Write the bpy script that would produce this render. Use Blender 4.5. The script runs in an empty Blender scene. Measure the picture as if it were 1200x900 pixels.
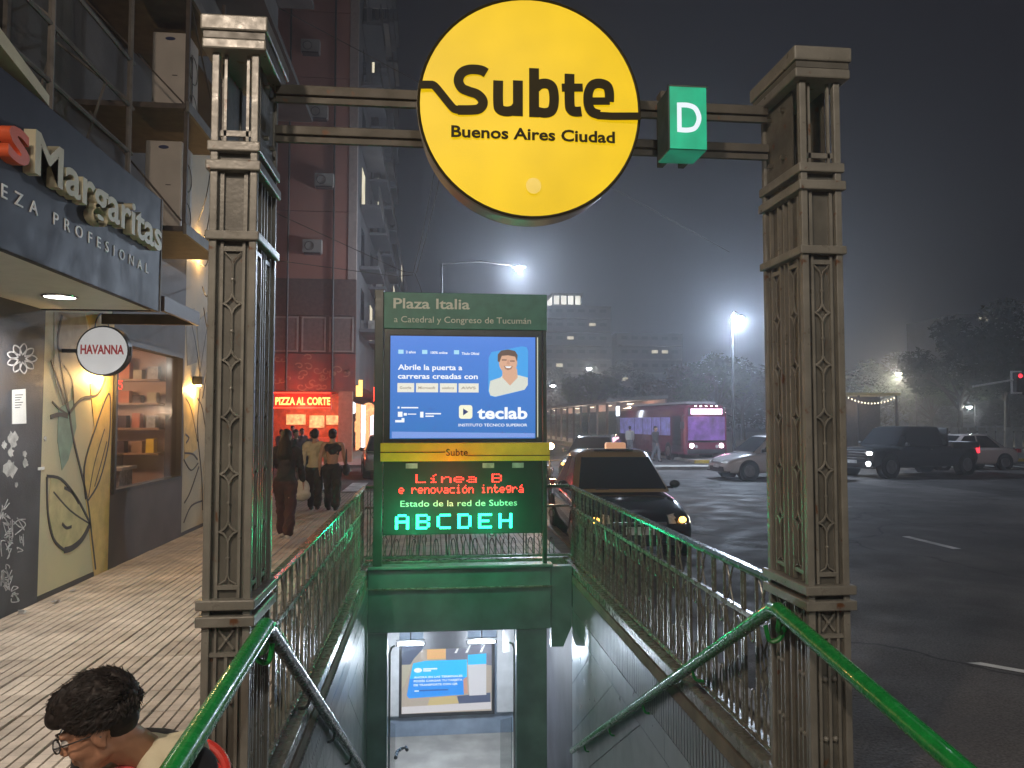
import bpy, bmesh, math, random
import numpy as np
from mathutils import Vector, Matrix, noise
PI = math.pi
R = math.radians
sc = bpy.context.scene
COL = sc.collection

# ------------------------------------------------------------------ camera, world, sun, exposure
cam_d = bpy.data.cameras.new('camera')
cam = bpy.data.objects.new('camera', cam_d)
COL.objects.link(cam)
cam_d.lens = 27.0
cam_d.sensor_width = 36.0
cam_d.clip_start = 0.05
cam_d.clip_end = 2000
CAM = Vector((0, 0, 1.85))
YAW, PIT = R(6.0), R(2.8)
cam.location = CAM
cam.rotation_euler = (PI / 2 + PIT, 0, -YAW)
sc.camera = cam

world = bpy.data.worlds.new('World')
sc.world = world
world.use_nodes = True
wn = world.node_tree
wn.nodes.clear()
wo = wn.nodes.new('ShaderNodeOutputWorld')
bg = wn.nodes.new('ShaderNodeBackground')
sky = wn.nodes.new('ShaderNodeTexSky')
sky.sky_type = 'NISHITA'
sky.sun_disc = False
sky.sun_elevation = R(-4.0)
sky.sun_rotation = R(200)
glow = wn.nodes.new('ShaderNodeMix'); glow.data_type = 'RGBA'; glow.blend_type = 'ADD'
glow.inputs[0].default_value = 1.0
glow.inputs[7].default_value = (0.06, 0.052, 0.08, 1)      # the city's skyglow, even over the whole dome
wn.links.new(sky.outputs[0], glow.inputs[6])
wn.links.new(glow.outputs[2], bg.inputs[0])
bg.inputs[1].default_value = 0.075
wn.links.new(bg.outputs[0], wo.inputs[0])

sd = bpy.data.lights.new('moon', 'SUN')
sd.energy = 0.02; sd.angle = R(0.5); sd.color = (0.8, 0.87, 1.0)
so = bpy.data.objects.new('moon', sd); COL.objects.link(so)
so.rotation_euler = (R(40), 0, R(160))

vs = sc.view_settings
vs.view_transform = 'Standard'; vs.look = 'None'; vs.gamma = 1; vs.exposure = 0.0
sc.cycles.max_bounces = 6
sc.cycles.sample_clamp_indirect = 4
sc.cycles.volume_bounces = 0

# ------------------------------------------------------------------ measuring helper: where a sight line meets a real plane
_F = Vector((math.sin(YAW) * math.cos(PIT), math.cos(YAW) * math.cos(PIT), math.sin(PIT)))
_R = Vector((math.cos(YAW), -math.sin(YAW), 0))
_U = _R.cross(_F)
def ray(x, y): return _F + _R * ((x - 600) / 900) + _U * ((450 - y) / 900)
def aty(x, y, v):
    d = ray(x, y); return CAM + d * (v / d.y)
def atx(x, y, v):
    d = ray(x, y); return CAM + d * (v / d.x)

# ------------------------------------------------------------------ materials
def _nodes(name):
    m = bpy.data.materials.new(name); m.use_nodes = True
    nt = m.node_tree
    return m, nt, nt.nodes['Principled BSDF']

def mat(name, col, rough=0.6, metal=0.0, var=0.25, scale=6.0, bump=0.0, bscale=60.0, col2=None, spec=0.5, coat=0.0, rvar=0.0, world_co=False):
    m, nt, b = _nodes(name)
    tc = nt.nodes.new('ShaderNodeTexCoord')
    if world_co:
        g = nt.nodes.new('ShaderNodeNewGeometry'); co = g.outputs['Position']
    else:
        co = tc.outputs['Object']
    n = nt.nodes.new('ShaderNodeTexNoise'); n.inputs['Scale'].default_value = scale; n.inputs['Detail'].default_value = 6
    nt.links.new(co, n.inputs['Vector'])
    mx = nt.nodes.new('ShaderNodeMix'); mx.data_type = 'RGBA'
    c2 = col2 or tuple(c * (1 - var) for c in col)
    c1 = col if col2 else tuple(min(1, c * (1 + var * 0.6)) for c in col)
    mx.inputs[6].default_value = (*c1, 1); mx.inputs[7].default_value = (*c2, 1)
    mr = nt.nodes.new('ShaderNodeMapRange'); mr.inputs[1].default_value = 0.35; mr.inputs[2].default_value = 0.65
    nt.links.new(n.outputs[0], mr.inputs[0]); nt.links.new(mr.outputs[0], mx.inputs[0])
    nt.links.new(mx.outputs[2], b.inputs['Base Color'])
    b.inputs['Roughness'].default_value = rough; b.inputs['Metallic'].default_value = metal
    b.inputs['Specular IOR Level'].default_value = spec
    b.inputs['Coat Weight'].default_value = coat
    if rvar:
        r2 = nt.nodes.new('ShaderNodeMapRange'); r2.inputs[1].default_value = 0.3; r2.inputs[2].default_value = 0.7
        r2.inputs[3].default_value = max(0.03, rough - rvar); r2.inputs[4].default_value = rough + rvar
        n3 = nt.nodes.new('ShaderNodeTexNoise'); n3.inputs['Scale'].default_value = scale * 2.7; n3.inputs['Detail'].default_value = 4
        nt.links.new(co, n3.inputs['Vector'])
        nt.links.new(n3.outputs[0], r2.inputs[0]); nt.links.new(r2.outputs[0], b.inputs['Roughness'])
    if bump:
        n2 = nt.nodes.new('ShaderNodeTexNoise'); n2.inputs['Scale'].default_value = bscale; n2.inputs['Detail'].default_value = 3
        nt.links.new(co, n2.inputs['Vector'])
        bp = nt.nodes.new('ShaderNodeBump'); bp.inputs['Strength'].default_value = bump; bp.inputs['Distance'].default_value = 0.02
        nt.links.new(n2.outputs[0], bp.inputs['Height']); nt.links.new(bp.outputs[0], b.inputs['Normal'])
    return m

def emit(name, col, strength=1.0, var=0.0, scale=3.0, base=(0.02, 0.02, 0.02), rough=0.3):
    m, nt, b = _nodes(name)
    b.inputs['Base Color'].default_value = (*base, 1); b.inputs['Roughness'].default_value = rough
    b.inputs['Emission Color'].default_value = (*col, 1); b.inputs['Emission Strength'].default_value = strength
    if var:
        tc = nt.nodes.new('ShaderNodeTexCoord'); n = nt.nodes.new('ShaderNodeTexNoise'); n.inputs['Scale'].default_value = scale
        nt.links.new(tc.outputs['Object'], n.inputs['Vector'])
        mr = nt.nodes.new('ShaderNodeMapRange'); mr.inputs[1].default_value = 0.3; mr.inputs[2].default_value = 0.7
        mr.inputs[3].default_value = strength * (1 - var); mr.inputs[4].default_value = strength * (1 + var)
        nt.links.new(n.outputs[0], mr.inputs[0]); nt.links.new(mr.outputs[0], b.inputs['Emission Strength'])
    return m

def glass(name, tint=(0.8, 0.85, 0.9), gloss=0.12, rough=0.03, ior=1.25):
    m = bpy.data.materials.new(name); m.use_nodes = True; nt = m.node_tree; nt.nodes.clear()
    o = nt.nodes.new('ShaderNodeOutputMaterial'); t = nt.nodes.new('ShaderNodeBsdfTransparent'); t.inputs[0].default_value = (*tint, 1)
    g = nt.nodes.new('ShaderNodeBsdfGlossy'); g.inputs['Roughness'].default_value = rough
    lw = nt.nodes.new('ShaderNodeLayerWeight'); fr = nt.nodes.new('ShaderNodeMath'); fr.operation = 'POWER'; fr.inputs[1].default_value = 5.0
    nt.links.new(lw.outputs['Facing'], fr.inputs[0])
    ad = nt.nodes.new('ShaderNodeMath'); ad.operation = 'ADD'; ad.inputs[1].default_value = gloss
    nt.links.new(fr.outputs[0], ad.inputs[0])
    mx = nt.nodes.new('ShaderNodeMixShader'); nt.links.new(ad.outputs[0], mx.inputs[0])
    nt.links.new(t.outputs[0], mx.inputs[1]); nt.links.new(g.outputs[0], mx.inputs[2]); nt.links.new(mx.outputs[0], o.inputs[0])
    return m

M = {}
def paint_worn(name, col, rough, chips=(0.10, 0.045, 0.02)):
    m = mat(name, col, rough, var=0.22, scale=7, bump=0.07, bscale=60, rvar=0.10)
    nt = m.node_tree; b = nt.nodes['Principled BSDF']
    src = b.inputs['Base Color'].links[0].from_socket
    tc = nt.nodes.new('ShaderNodeTexCoord')
    n = nt.nodes.new('ShaderNodeTexNoise'); n.inputs['Scale'].default_value = 14; n.inputs['Detail'].default_value = 10
    nt.links.new(tc.outputs['Object'], n.inputs['Vector'])
    r = nt.nodes.new('ShaderNodeMapRange'); r.inputs[1].default_value = 0.66; r.inputs[2].default_value = 0.71
    nt.links.new(n.outputs[0], r.inputs[0])
    mx = nt.nodes.new('ShaderNodeMix'); mx.data_type = 'RGBA'; mx.inputs[7].default_value = (*chips, 1)
    nt.links.new(r.outputs[0], mx.inputs[0]); nt.links.new(src, mx.inputs[6]); nt.links.new(mx.outputs[2], b.inputs['Base Color'])
    return m
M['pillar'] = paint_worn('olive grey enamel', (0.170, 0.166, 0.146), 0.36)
M['pillar_shade'] = paint_worn('olive grey enamel recess shade', (0.09, 0.087, 0.074), 0.5)  # darker copy of the enamel, with the shade of the recesses in its colour
M['iron'] = paint_worn('dark iron enamel', (0.15, 0.15, 0.125), 0.28)
M['beam'] = paint_worn('grey beam paint', (0.065, 0.058, 0.045), 0.7)
M['green'] = mat('green gloss enamel', (0.006, 0.20, 0.035), 0.26, var=0.18, scale=14, rvar=0.08, coat=0.3, bump=0.02, bscale=40)
M['black_steel'] = mat('black gloss steel', (0.03, 0.035, 0.035), 0.25, var=0.3, scale=10, rvar=0.1)
M['chrome'] = mat('chrome', (0.6, 0.6, 0.6), 0.15, 1.0, var=0.1)
M['bolt'] = mat('zinc bolt', (0.45, 0.43, 0.38), 0.35, 1.0)
M['disc'] = emit('yellow lit acrylic', (0.86, 0.55, 0.002), 0.92, 0.12, 2.4, base=(0.12, 0.08, 0.0), rough=0.5)
M['disc_ink'] = mat('brown black ink', (0.02, 0.015, 0.002), 0.6, var=0.2, spec=0.15)
M['drum'] = mat('grey drum metal', (0.30, 0.28, 0.25), 0.4, var=0.25, scale=5)
M['dgreen'] = emit('green lit acrylic', (0.0, 0.42, 0.21), 0.95, 0.18, 9)
M['white_lit'] = emit('white lit letter', (0.85, 0.93, 1.0), 1.0)
M['header'] = mat('dark green sign board', (0.08, 0.27, 0.20), 0.45, var=0.15)
M['header_ink'] = mat('pale sign lettering', (0.85, 0.88, 0.78), 0.5, var=0.03)
M['totem'] = mat('dark green grey metal', (0.035, 0.055, 0.045), 0.35, var=0.25, scale=5, rvar=0.08)
M['yellow'] = mat('yellow strip enamel', (0.80, 0.55, 0.03), 0.45, var=0.1)
M['led_red'] = emit('red led', (1.0, 0.045, 0.03), 5.0)
M['led_green'] = emit('green led', (0.02, 1.0, 0.42), 9.0)
M['led_back'] = mat('led board black', (0.015, 0.03, 0.022), 0.7, var=0.1)
M['asphalt'] = mat('asphalt', (0.090, 0.083, 0.079), 0.75, spec=0.25, var=0.35, scale=0.6, bump=0.5, bscale=35, rvar=0.16, world_co=True)
def asphalt_wear(m):
    nt = m.node_tree; b = nt.nodes['Principled BSDF']; src = b.inputs['Base Color'].links[0].from_socket
    g = nt.nodes.new('ShaderNodeNewGeometry')
    v = nt.nodes.new('ShaderNodeTexVoronoi'); v.feature = 'DISTANCE_TO_EDGE'; v.inputs['Scale'].default_value = .22
    n = nt.nodes.new('ShaderNodeTexNoise'); n.inputs['Scale'].default_value = 1.1; n.inputs['Detail'].default_value = 8
    ad = nt.nodes.new('ShaderNodeVectorMath'); ad.operation = 'ADD'; nt.links.new(g.outputs['Position'], ad.inputs[0]); nt.links.new(n.outputs[1], ad.inputs[1])
    nt.links.new(g.outputs['Position'], n.inputs['Vector']); nt.links.new(ad.outputs[0], v.inputs['Vector'])
    mr = nt.nodes.new('ShaderNodeMapRange'); mr.inputs[1].default_value = .0; mr.inputs[2].default_value = .009; mr.inputs[3].default_value = .25; mr.inputs[4].default_value = 1
    nt.links.new(v.outputs[0], mr.inputs[0])
    v2 = nt.nodes.new('ShaderNodeTexVoronoi'); v2.distance = 'CHEBYCHEV'; v2.inputs['Scale'].default_value = .16; nt.links.new(g.outputs['Position'], v2.inputs['Vector'])
    sp = nt.nodes.new('ShaderNodeSeparateColor'); nt.links.new(v2.outputs[1], sp.inputs[0])
    m2 = nt.nodes.new('ShaderNodeMapRange'); m2.inputs[3].default_value = .58; m2.inputs[4].default_value = 1.3; nt.links.new(sp.outputs[0], m2.inputs[0])
    n3 = nt.nodes.new('ShaderNodeTexNoise'); n3.inputs['Scale'].default_value = 60; nt.links.new(g.outputs['Position'], n3.inputs['Vector'])
    m3 = nt.nodes.new('ShaderNodeMapRange'); m3.inputs[1].default_value = .3; m3.inputs[2].default_value = .7; m3.inputs[3].default_value = .6; m3.inputs[4].default_value = 1.5; nt.links.new(n3.outputs[0], m3.inputs[0])
    mu = nt.nodes.new('ShaderNodeMath'); mu.operation = 'MULTIPLY'; nt.links.new(mr.outputs[0], mu.inputs[0]); nt.links.new(m2.outputs[0], mu.inputs[1])
    mu2 = nt.nodes.new('ShaderNodeMath'); mu2.operation = 'MULTIPLY'; nt.links.new(mu.outputs[0], mu2.inputs[0]); nt.links.new(m3.outputs[0], mu2.inputs[1])
    vm = nt.nodes.new('ShaderNodeVectorMath'); vm.operation = 'SCALE'; nt.links.new(src, vm.inputs[0]); nt.links.new(mu2.outputs[0], vm.inputs['Scale']); nt.links.new(vm.outputs[0], b.inputs['Base Color'])
asphalt_wear(M['asphalt'])
M['pave_base'] = mat('pavement joint mortar', (0.15, 0.125, 0.10), 0.85, var=0.3, world_co=True)
M['concrete'] = mat('concrete', (0.30, 0.285, 0.26), 0.75, var=0.25, scale=2.5, bump=0.2, world_co=True)
M['kerb'] = mat('granite kerb', (0.25, 0.24, 0.225), 0.65, var=0.3, scale=4, bump=0.2)
M['white_paint'] = mat('road white paint', (0.6, 0.6, 0.58), 0.6, var=0.4, scale=3)
M['kerb_yellow'] = mat('yellow kerb paint', (0.55, 0.38, 0.05), 0.6, var=0.35, scale=3)
for i, c in enumerate([(0.50, 0.43, 0.36), (0.45, 0.385, 0.32), (0.53, 0.46, 0.385)]):
    M['tile%d' % i] = mat('cement tile tone %d' % i, c, 0.55, var=0.22, scale=3.5, bump=0.12, bscale=80, rvar=0.1, world_co=True)
def tile_wear(m):
    nt = m.node_tree; b = nt.nodes['Principled BSDF']; src = b.inputs['Base Color'].links[0].from_socket
    g = nt.nodes.new('ShaderNodeNewGeometry'); sx = nt.nodes.new('ShaderNodeSeparateXYZ'); nt.links.new(g.outputs['Position'], sx.inputs[0])
    md = nt.nodes.new('ShaderNodeMath'); md.operation = 'PINGPONG'; md.inputs[1].default_value = .05; nt.links.new(sx.outputs[1], md.inputs[0])
    mr = nt.nodes.new('ShaderNodeMapRange'); mr.inputs[1].default_value = .002; mr.inputs[2].default_value = .005; mr.inputs[3].default_value = .72; mr.inputs[4].default_value = 1; nt.links.new(md.outputs[0], mr.inputs[0])
    n = nt.nodes.new('ShaderNodeTexNoise'); n.inputs['Scale'].default_value = .9; n.inputs['Detail'].default_value = 9; n.inputs['Roughness'].default_value = .7; nt.links.new(g.outputs['Position'], n.inputs['Vector'])
    m2 = nt.nodes.new('ShaderNodeMapRange'); m2.inputs[1].default_value = .38; m2.inputs[2].default_value = .62; m2.inputs[3].default_value = .68; m2.inputs[4].default_value = 1.08; nt.links.new(n.outputs[0], m2.inputs[0])
    mu = nt.nodes.new('ShaderNodeMath'); mu.operation = 'MULTIPLY'; nt.links.new(mr.outputs[0], mu.inputs[0]); nt.links.new(m2.outputs[0], mu.inputs[1])
    vm = nt.nodes.new('ShaderNodeVectorMath'); vm.operation = 'SCALE'; nt.links.new(src, vm.inputs[0]); nt.links.new(mu.outputs[0], vm.inputs['Scale']); nt.links.new(vm.outputs[0], b.inputs['Base Color'])
for i in range(3): tile_wear(M['tile%d' % i])
M['clad'] = mat('brushed steel cladding', (0.25, 0.27, 0.29), 0.34, 0.5, var=0.15, scale=2.0, rvar=0.07)
M['wall_dark'] = mat('dark grey render', (0.055, 0.055, 0.065), 0.6, var=0.35, scale=2.2, bump=0.2, world_co=True)
M['wall_brown'] = mat('brown grey panel', (0.075, 0.058, 0.055), 0.55, var=0.25, scale=2)
M['mural'] = mat('cream mural paint', (0.56, 0.47, 0.29), 0.6, var=0.16, scale=1.2, bump=0.1, col2=(0.42, 0.39, 0.27), world_co=True)
M['mural_yellow'] = mat('ochre mural paint', (0.60, 0.42, 0.13), 0.6, var=0.15)
M['mural_teal'] = mat('teal mural paint', (0.19, 0.27, 0.22), 0.6, var=0.2)
M['mural_grey'] = mat('grey mural paint', (0.27, 0.26, 0.22), 0.6, var=0.2)
M['mural_ink'] = mat('mural black line', (0.035, 0.03, 0.03), 0.6, var=0.2)
M['chalk'] = mat('white spray paint', (0.48, 0.48, 0.5), 0.7, var=0.35, scale=20)
M['paper'] = mat('weathered paper', (0.42, 0.42, 0.42), 0.8, var=0.35, scale=12)
M['fascia'] = mat('navy grey fascia metal', (0.016, 0.018, 0.032), 0.5, var=0.1, spec=0.2, scale=1.5, rvar=0.06)
M['soffit'] = mat('pale soffit', (0.62, 0.60, 0.56), 0.5, var=0.06)
M['letter_cream'] = mat('cream channel letter', (0.50, 0.46, 0.33), 0.5, var=0.12)
M['letter_white'] = mat('white flat letter', (0.72, 0.72, 0.72), 0.5, var=0.05)
M['letter_orange'] = mat('orange red channel letter', (0.62, 0.10, 0.035), 0.45, var=0.1)
M['lamp_white'] = emit('cool white lamp', (0.92, 0.96, 1.0), 120.0)
M['lamp_down'] = emit('white downlight', (1.0, 0.95, 0.88), 9.0)
M['lamp_warm'] = emit('warm bulb', (1.0, 0.55, 0.18), 25.0)
M['tube'] = emit('white tube light', (0.85, 0.94, 1.0), 12.0)
M['upper_wall'] = mat('dark upper facade', (0.085, 0.078, 0.07), 0.8, var=0.35, scale=0.8, bump=0.2, world_co=True)
M['steel_dark'] = mat('rusty dark steel', (0.055, 0.04, 0.032), 0.6, var=0.4, scale=8)
M['steel_pale'] = mat('grey painted steel', (0.11, 0.10, 0.09), 0.6, var=0.3)
M['ac'] = mat('off white appliance paint', (0.40, 0.36, 0.32), 0.5, var=0.1, scale=3)
M['logo_blue'] = mat('dark blue badge', (0.02, 0.03, 0.09), 0.4)
M['tower'] = mat('brown pink cladding', (0.40, 0.18, 0.13), 0.7, var=0.15, scale=0.35, world_co=True)
M['tower_edge'] = mat('pale corner strip', (0.40, 0.32, 0.28), 0.7, var=0.12)
M['tower_dark'] = mat('dark brown soffit', (0.14, 0.085, 0.07), 0.7, var=0.2)
M['facade_grey'] = mat('grey facade', (0.14, 0.13, 0.13), 0.8, var=0.25, scale=0.5, world_co=True)
M['shutter'] = mat('roller shutter', (0.20, 0.16, 0.14), 0.7, var=0.2)
M['pane_dark'] = mat('dark window glass', (0.02, 0.022, 0.028), 0.08, var=0.1)
M['frame_pale'] = mat('pale window frame', (0.36, 0.33, 0.29), 0.6, var=0.1)
M['neon'] = emit('neon yellow orange', (1.0, 0.52, 0.12), 3.5)
M['neon_red'] = emit('red neon strip', (1.0, 0.035, 0.015), 7.0)
M['red_board'] = emit('red lit board', (0.75, 0.05, 0.02), 0.35, base=(0.35, 0.03, 0.02))
M['shop_orange'] = mat('orange shop wall', (0.55, 0.16, 0.07), 0.6, var=0.3)
M['mural_redlit'] = mat('scroll painted panel lit red', (0.30, 0.10, 0.075), 0.7, var=0.3, scale=1.4, col2=(0.14, 0.08, 0.07))  # red light from the pizza shop put into the panel colour
M['scroll'] = mat('gold scroll paint', (0.42, 0.28, 0.17), 0.6, var=0.2)
M['shop_warm'] = emit('warm lit shop interior', (1.0, 0.42, 0.16), 1.6, 0.4, 6)
M['shop_white'] = emit('white lit shop interior', (0.9, 0.92, 1.0), 2.2, 0.4, 6)
M['win_lit'] = emit('lit window', (0.95, 0.85, 0.62), 0.9, 0.3, 0.7)
M['roof_lit'] = emit('lit roof storey', (0.93, 0.9, 0.78), 1.6, 0.35, 0.25)
M['bark'] = mat('bark', (0.07, 0.055, 0.045), 0.9, var=0.3, bump=0.4, bscale=20)
def leaf(name, c):
    m = mat(name, c, 0.7, var=0.45, scale=1.3, spec=0.12)
    return m
M['leaf_dark'] = leaf('dark foliage', (0.028, 0.04, 0.02))
M['leaf_mid'] = leaf('mid foliage', (0.07, 0.10, 0.03))
M['leaf_pink'] = leaf('pinkish foliage', (0.12, 0.085, 0.06))
M['rubber'] = mat('tyre rubber', (0.02, 0.02, 0.02), 0.8)
M['rim'] = mat('wheel alloy', (0.35, 0.35, 0.36), 0.35, 0.8)
M['arch'] = mat('wheel arch black', (0.01, 0.01, 0.01), 0.8)
M['car_glass'] = mat('car glass', (0.015, 0.017, 0.02), 0.05, var=0.1, coat=0.5)
M['plastic'] = mat('black plastic', (0.02, 0.02, 0.022), 0.45)
M['plate'] = mat('number plate', (0.6, 0.6, 0.6), 0.5)
M['plastic_red'] = mat('red moulded plastic', (0.62, 0.045, 0.035), 0.35, var=0.1)
M['lens'] = mat('headlamp lens', (0.5, 0.5, 0.48), 0.08, var=0.2, scale=20)
M['hl_on'] = emit('headlamp lit', (0.95, 0.97, 1.0), 14)
M['hl_amber'] = emit('headlamp amber', (1.0, 0.5, 0.1), 6)
M['tail_on'] = emit('tail lamp lit', (1.0, 0.03, 0.05), 3.0)
M['tail'] = mat('tail lamp', (0.35, 0.02, 0.02), 0.2)
def carpaint(name, c, r=0.22): return mat(name, c, r, var=0.06, coat=0.8, scale=2)
M['skin'] = mat('brown skin', (0.33, 0.165, 0.10), 0.5, var=0.12, scale=12)
M['skin2'] = mat('tan skin', (0.40, 0.24, 0.17), 0.5, var=0.1, scale=12)
M['hair'] = mat('black brown hair', (0.014, 0.010, 0.009), 0.6, var=0.4, scale=60, spec=0.3)
M['cloth_black'] = mat('black cloth', (0.022, 0.02, 0.024), 0.85, var=0.3)
M['cloth_cream'] = mat('cream cloth', (0.47, 0.43, 0.31), 0.85, var=0.12, bump=0.1)
M['cloth_red'] = mat('coral red cloth', (0.62, 0.08, 0.09), 0.8, var=0.1)
M['cloth_maroon'] = mat('maroon cloth', (0.05, 0.018, 0.02), 0.85, var=0.2)
M['cloth_white'] = mat('off white cloth', (0.5, 0.48, 0.44), 0.85, var=0.1)
M['cloth_grey'] = mat('grey cloth', (0.12, 0.12, 0.13), 0.85, var=0.2)
M['bag_white'] = mat('white plastic bag', (0.55, 0.53, 0.5), 0.45, var=0.15, scale=9, bump=0.4, bscale=14)
M['shop_glass'] = glass('shop window glass', (0.92, 0.88, 0.84), 0.03, 0.12, 1.12)
M['glass_clear'] = glass('clear toughened glass', (0.55, 0.68, 0.68), 0.10, 0.06)

# ------------------------------------------------------------------ mesh builder
class B:
    def __init__(s): s.v = []; s.f = []
    def add(s, vs_, fs):
        o = len(s.v); s.v += [tuple(v) for v in vs_]; s.f += [tuple(i + o for i in f) for f in fs]; return s
    def bx(s, x0, x1, y0, y1, z0, z1):
        return s.add([(x0, y0, z0), (x1, y0, z0), (x1, y1, z0), (x0, y1, z0), (x0, y0, z1), (x1, y0, z1), (x1, y1, z1), (x0, y1, z1)],
                     [(3, 2, 1, 0), (4, 5, 6, 7), (0, 1, 5, 4), (1, 2, 6, 5), (2, 3, 7, 6), (3, 0, 4, 7)])
    def quad(s, *p): return s.add(p, [tuple(range(len(p)))])
    def cyl(s, p0, p1, r0, r1=None, n=10):
        r1 = r0 if r1 is None else r1
        p0, p1 = Vector(p0), Vector(p1); d = (p1 - p0).normalized()
        a = d.orthogonal().normalized(); b = d.cross(a)
        vs_ = []
        for p, r in ((p0, r0), (p1, r1)):
            for i in range(n):
                t = 2 * PI * i / n; vs_.append(p + a * (r * math.cos(t)) + b * (r * math.sin(t)))
        fs = [(i, (i + 1) % n, n + (i + 1) % n, n + i) for i in range(n)]
        fs += [tuple(range(n - 1, -1, -1)), tuple(range(n, 2 * n))]
        return s.add(vs_, fs)
    def tube(s, pts, r, n=8, closed=False):
        pts = [Vector(p) for p in pts]; m = len(pts); vs_ = []
        rr = r if isinstance(r, (list, tuple)) else [r] * m
        prev = None
        for k, p in enumerate(pts):
            if closed: d = pts[(k + 1) % m] - pts[k - 1]
            else: d = pts[min(k + 1, m - 1)] - pts[max(k - 1, 0)]
            d.normalize()
            a = d.orthogonal().normalized() if prev is None else (prev - d * prev.dot(d)).normalized()
            prev = a; b = d.cross(a)
            for i in range(n):
                t = 2 * PI * i / n; vs_.append(p + a * (rr[k] * math.cos(t)) + b * (rr[k] * math.sin(t)))
        fs = []
        for k in range(m if closed else m - 1):
            k2 = (k + 1) % m
            fs += [(k * n + i, k * n + (i + 1) % n, k2 * n + (i + 1) % n, k2 * n + i) for i in range(n)]
        if not closed: fs += [tuple(range(n - 1, -1, -1)), tuple(range((m - 1) * n, m * n))]
        return s.add(vs_, fs)
    def prism(s, poly, plane, d0, d1):
        # plane 'xz' extrudes along y, 'yz' along x, 'xy' along z
        def P(a, b, d): return (a, d, b) if plane == 'xz' else ((d, a, b) if plane == 'yz' else (a, b, d))
        n = len(poly)
        vs_ = [P(a, b, d0) for a, b in poly] + [P(a, b, d1) for a, b in poly]
        fs = [tuple(range(n)), tuple(range(2 * n - 1, n - 1, -1))] + [(i, n + i, n + (i + 1) % n, (i + 1) % n) for i in range(n)]
        return s.add(vs_, fs)
    def ribbon(s, pts, w, plane, d0, d1, ws=None):
        # a stroke of width w along a flat polyline, thickness d0..d1
        P2 = [Vector(p) for p in pts]; n = len(P2); L = []; Rr = []
        for i, p in enumerate(P2):
            d0_ = (P2[i] - P2[i - 1]).normalized() if i else (P2[1] - P2[0]).normalized()
            d1_ = (P2[i + 1] - P2[i]).normalized() if i < n - 1 else d0_
            t = (d0_ + d1_); t = t.normalized() if t.length > 1e-6 else d0_
            nrm = Vector((-t.y, t.x)); k = 1 / max(0.5, nrm.dot(Vector((-d0_.y, d0_.x))))
            hw = (ws[i] if ws else w) / 2 * k
            L.append(p + nrm * hw); Rr.append(p - nrm * hw)
        def P(q, d): return (q.x, d, q.y) if plane == 'xz' else ((d, q.x, q.y) if plane == 'yz' else (q.x, q.y, d))
        vs_ = [P(q, d0) for q in L] + [P(q, d0) for q in Rr] + [P(q, d1) for q in L] + [P(q, d1) for q in Rr]
        fs = []
        for i in range(n - 1):
            a, b, c, d = i, i + 1, n + i + 1, n + i
            fs += [(a, b, c, d), (2 * n + d, 2 * n + c, 2 * n + b, 2 * n + a), (a, 2 * n + a, 2 * n + b, b), (d, c, 2 * n + c, 2 * n + d)]
        fs += [(0, n, 3 * n, 2 * n), (n - 1, 3 * n - 1, 4 * n - 1, 2 * n - 1)]
        return s.add(vs_, fs)
    def ell(s, c, r, mtx=None, nu=12, nv=8):
        c = Vector(c); vs_ = []
        for j in range(nv + 1):
            ph = PI * j / nv
            for i in range(nu):
                th = 2 * PI * i / nu
                p = Vector((r[0] * math.sin(ph) * math.cos(th), r[1] * math.sin(ph) * math.sin(th), r[2] * math.cos(ph)))
                if mtx: p = mtx @ p
                vs_.append(c + p)
        fs = [(j * nu + i, (j + 1) * nu + i, (j + 1) * nu + (i + 1) % nu, j * nu + (i + 1) % nu) for j in range(nv) for i in range(nu)]
        return s.add(vs_, fs)
    def loft(s, secs, caps=True):
        n = len(secs[0]); vs_ = [p for q in secs for p in q]
        fs = [(k * n + i, k * n + (i + 1) % n, (k + 1) * n + (i + 1) % n, (k + 1) * n + i) for k in range(len(secs) - 1) for i in range(n)]
        if caps: fs += [tuple(range(n - 1, -1, -1)), tuple(range((len(secs) - 1) * n, len(secs) * n))]
        return s.add(vs_, fs)
    def mesh(s, name, m, smooth=False, angle=None):
        me = bpy.data.meshes.new(name); me.from_pydata(s.v, [], s.f)
        bm = bmesh.new(); bm.from_mesh(me)
        bmesh.ops.remove_doubles(bm, verts=bm.verts, dist=1e-6)
        bmesh.ops.recalc_face_normals(bm, faces=bm.faces); bm.to_mesh(me); bm.free()
        if m: me.materials.append(m)
        if smooth:
            for p in me.polygons: p.use_smooth = True
            me.set_sharp_from_angle(angle=angle or R(40))
        return me
    def build(s, name, m, parent=None, loc=None, rot=None, smooth=False, bevel=0, kind=None, label=None, sub=0, angle=None):
        o = bpy.data.objects.new(name, s.mesh(name, m, smooth, angle)); COL.objects.link(o)
        if parent: o.parent = parent
        if loc is not None: o.location = loc
        if rot is not None: o.rotation_euler = rot
        if bevel:
            md = o.modifiers.new('bevel', 'BEVEL'); md.width = bevel; md.segments = 2; md.limit_method = 'ANGLE'
        if sub:
            md = o.modifiers.new('sub', 'SUBSURF'); md.levels = sub; md.render_levels = sub
        if kind: o['kind'] = kind
        if label: o['label'] = label
        return o

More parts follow.
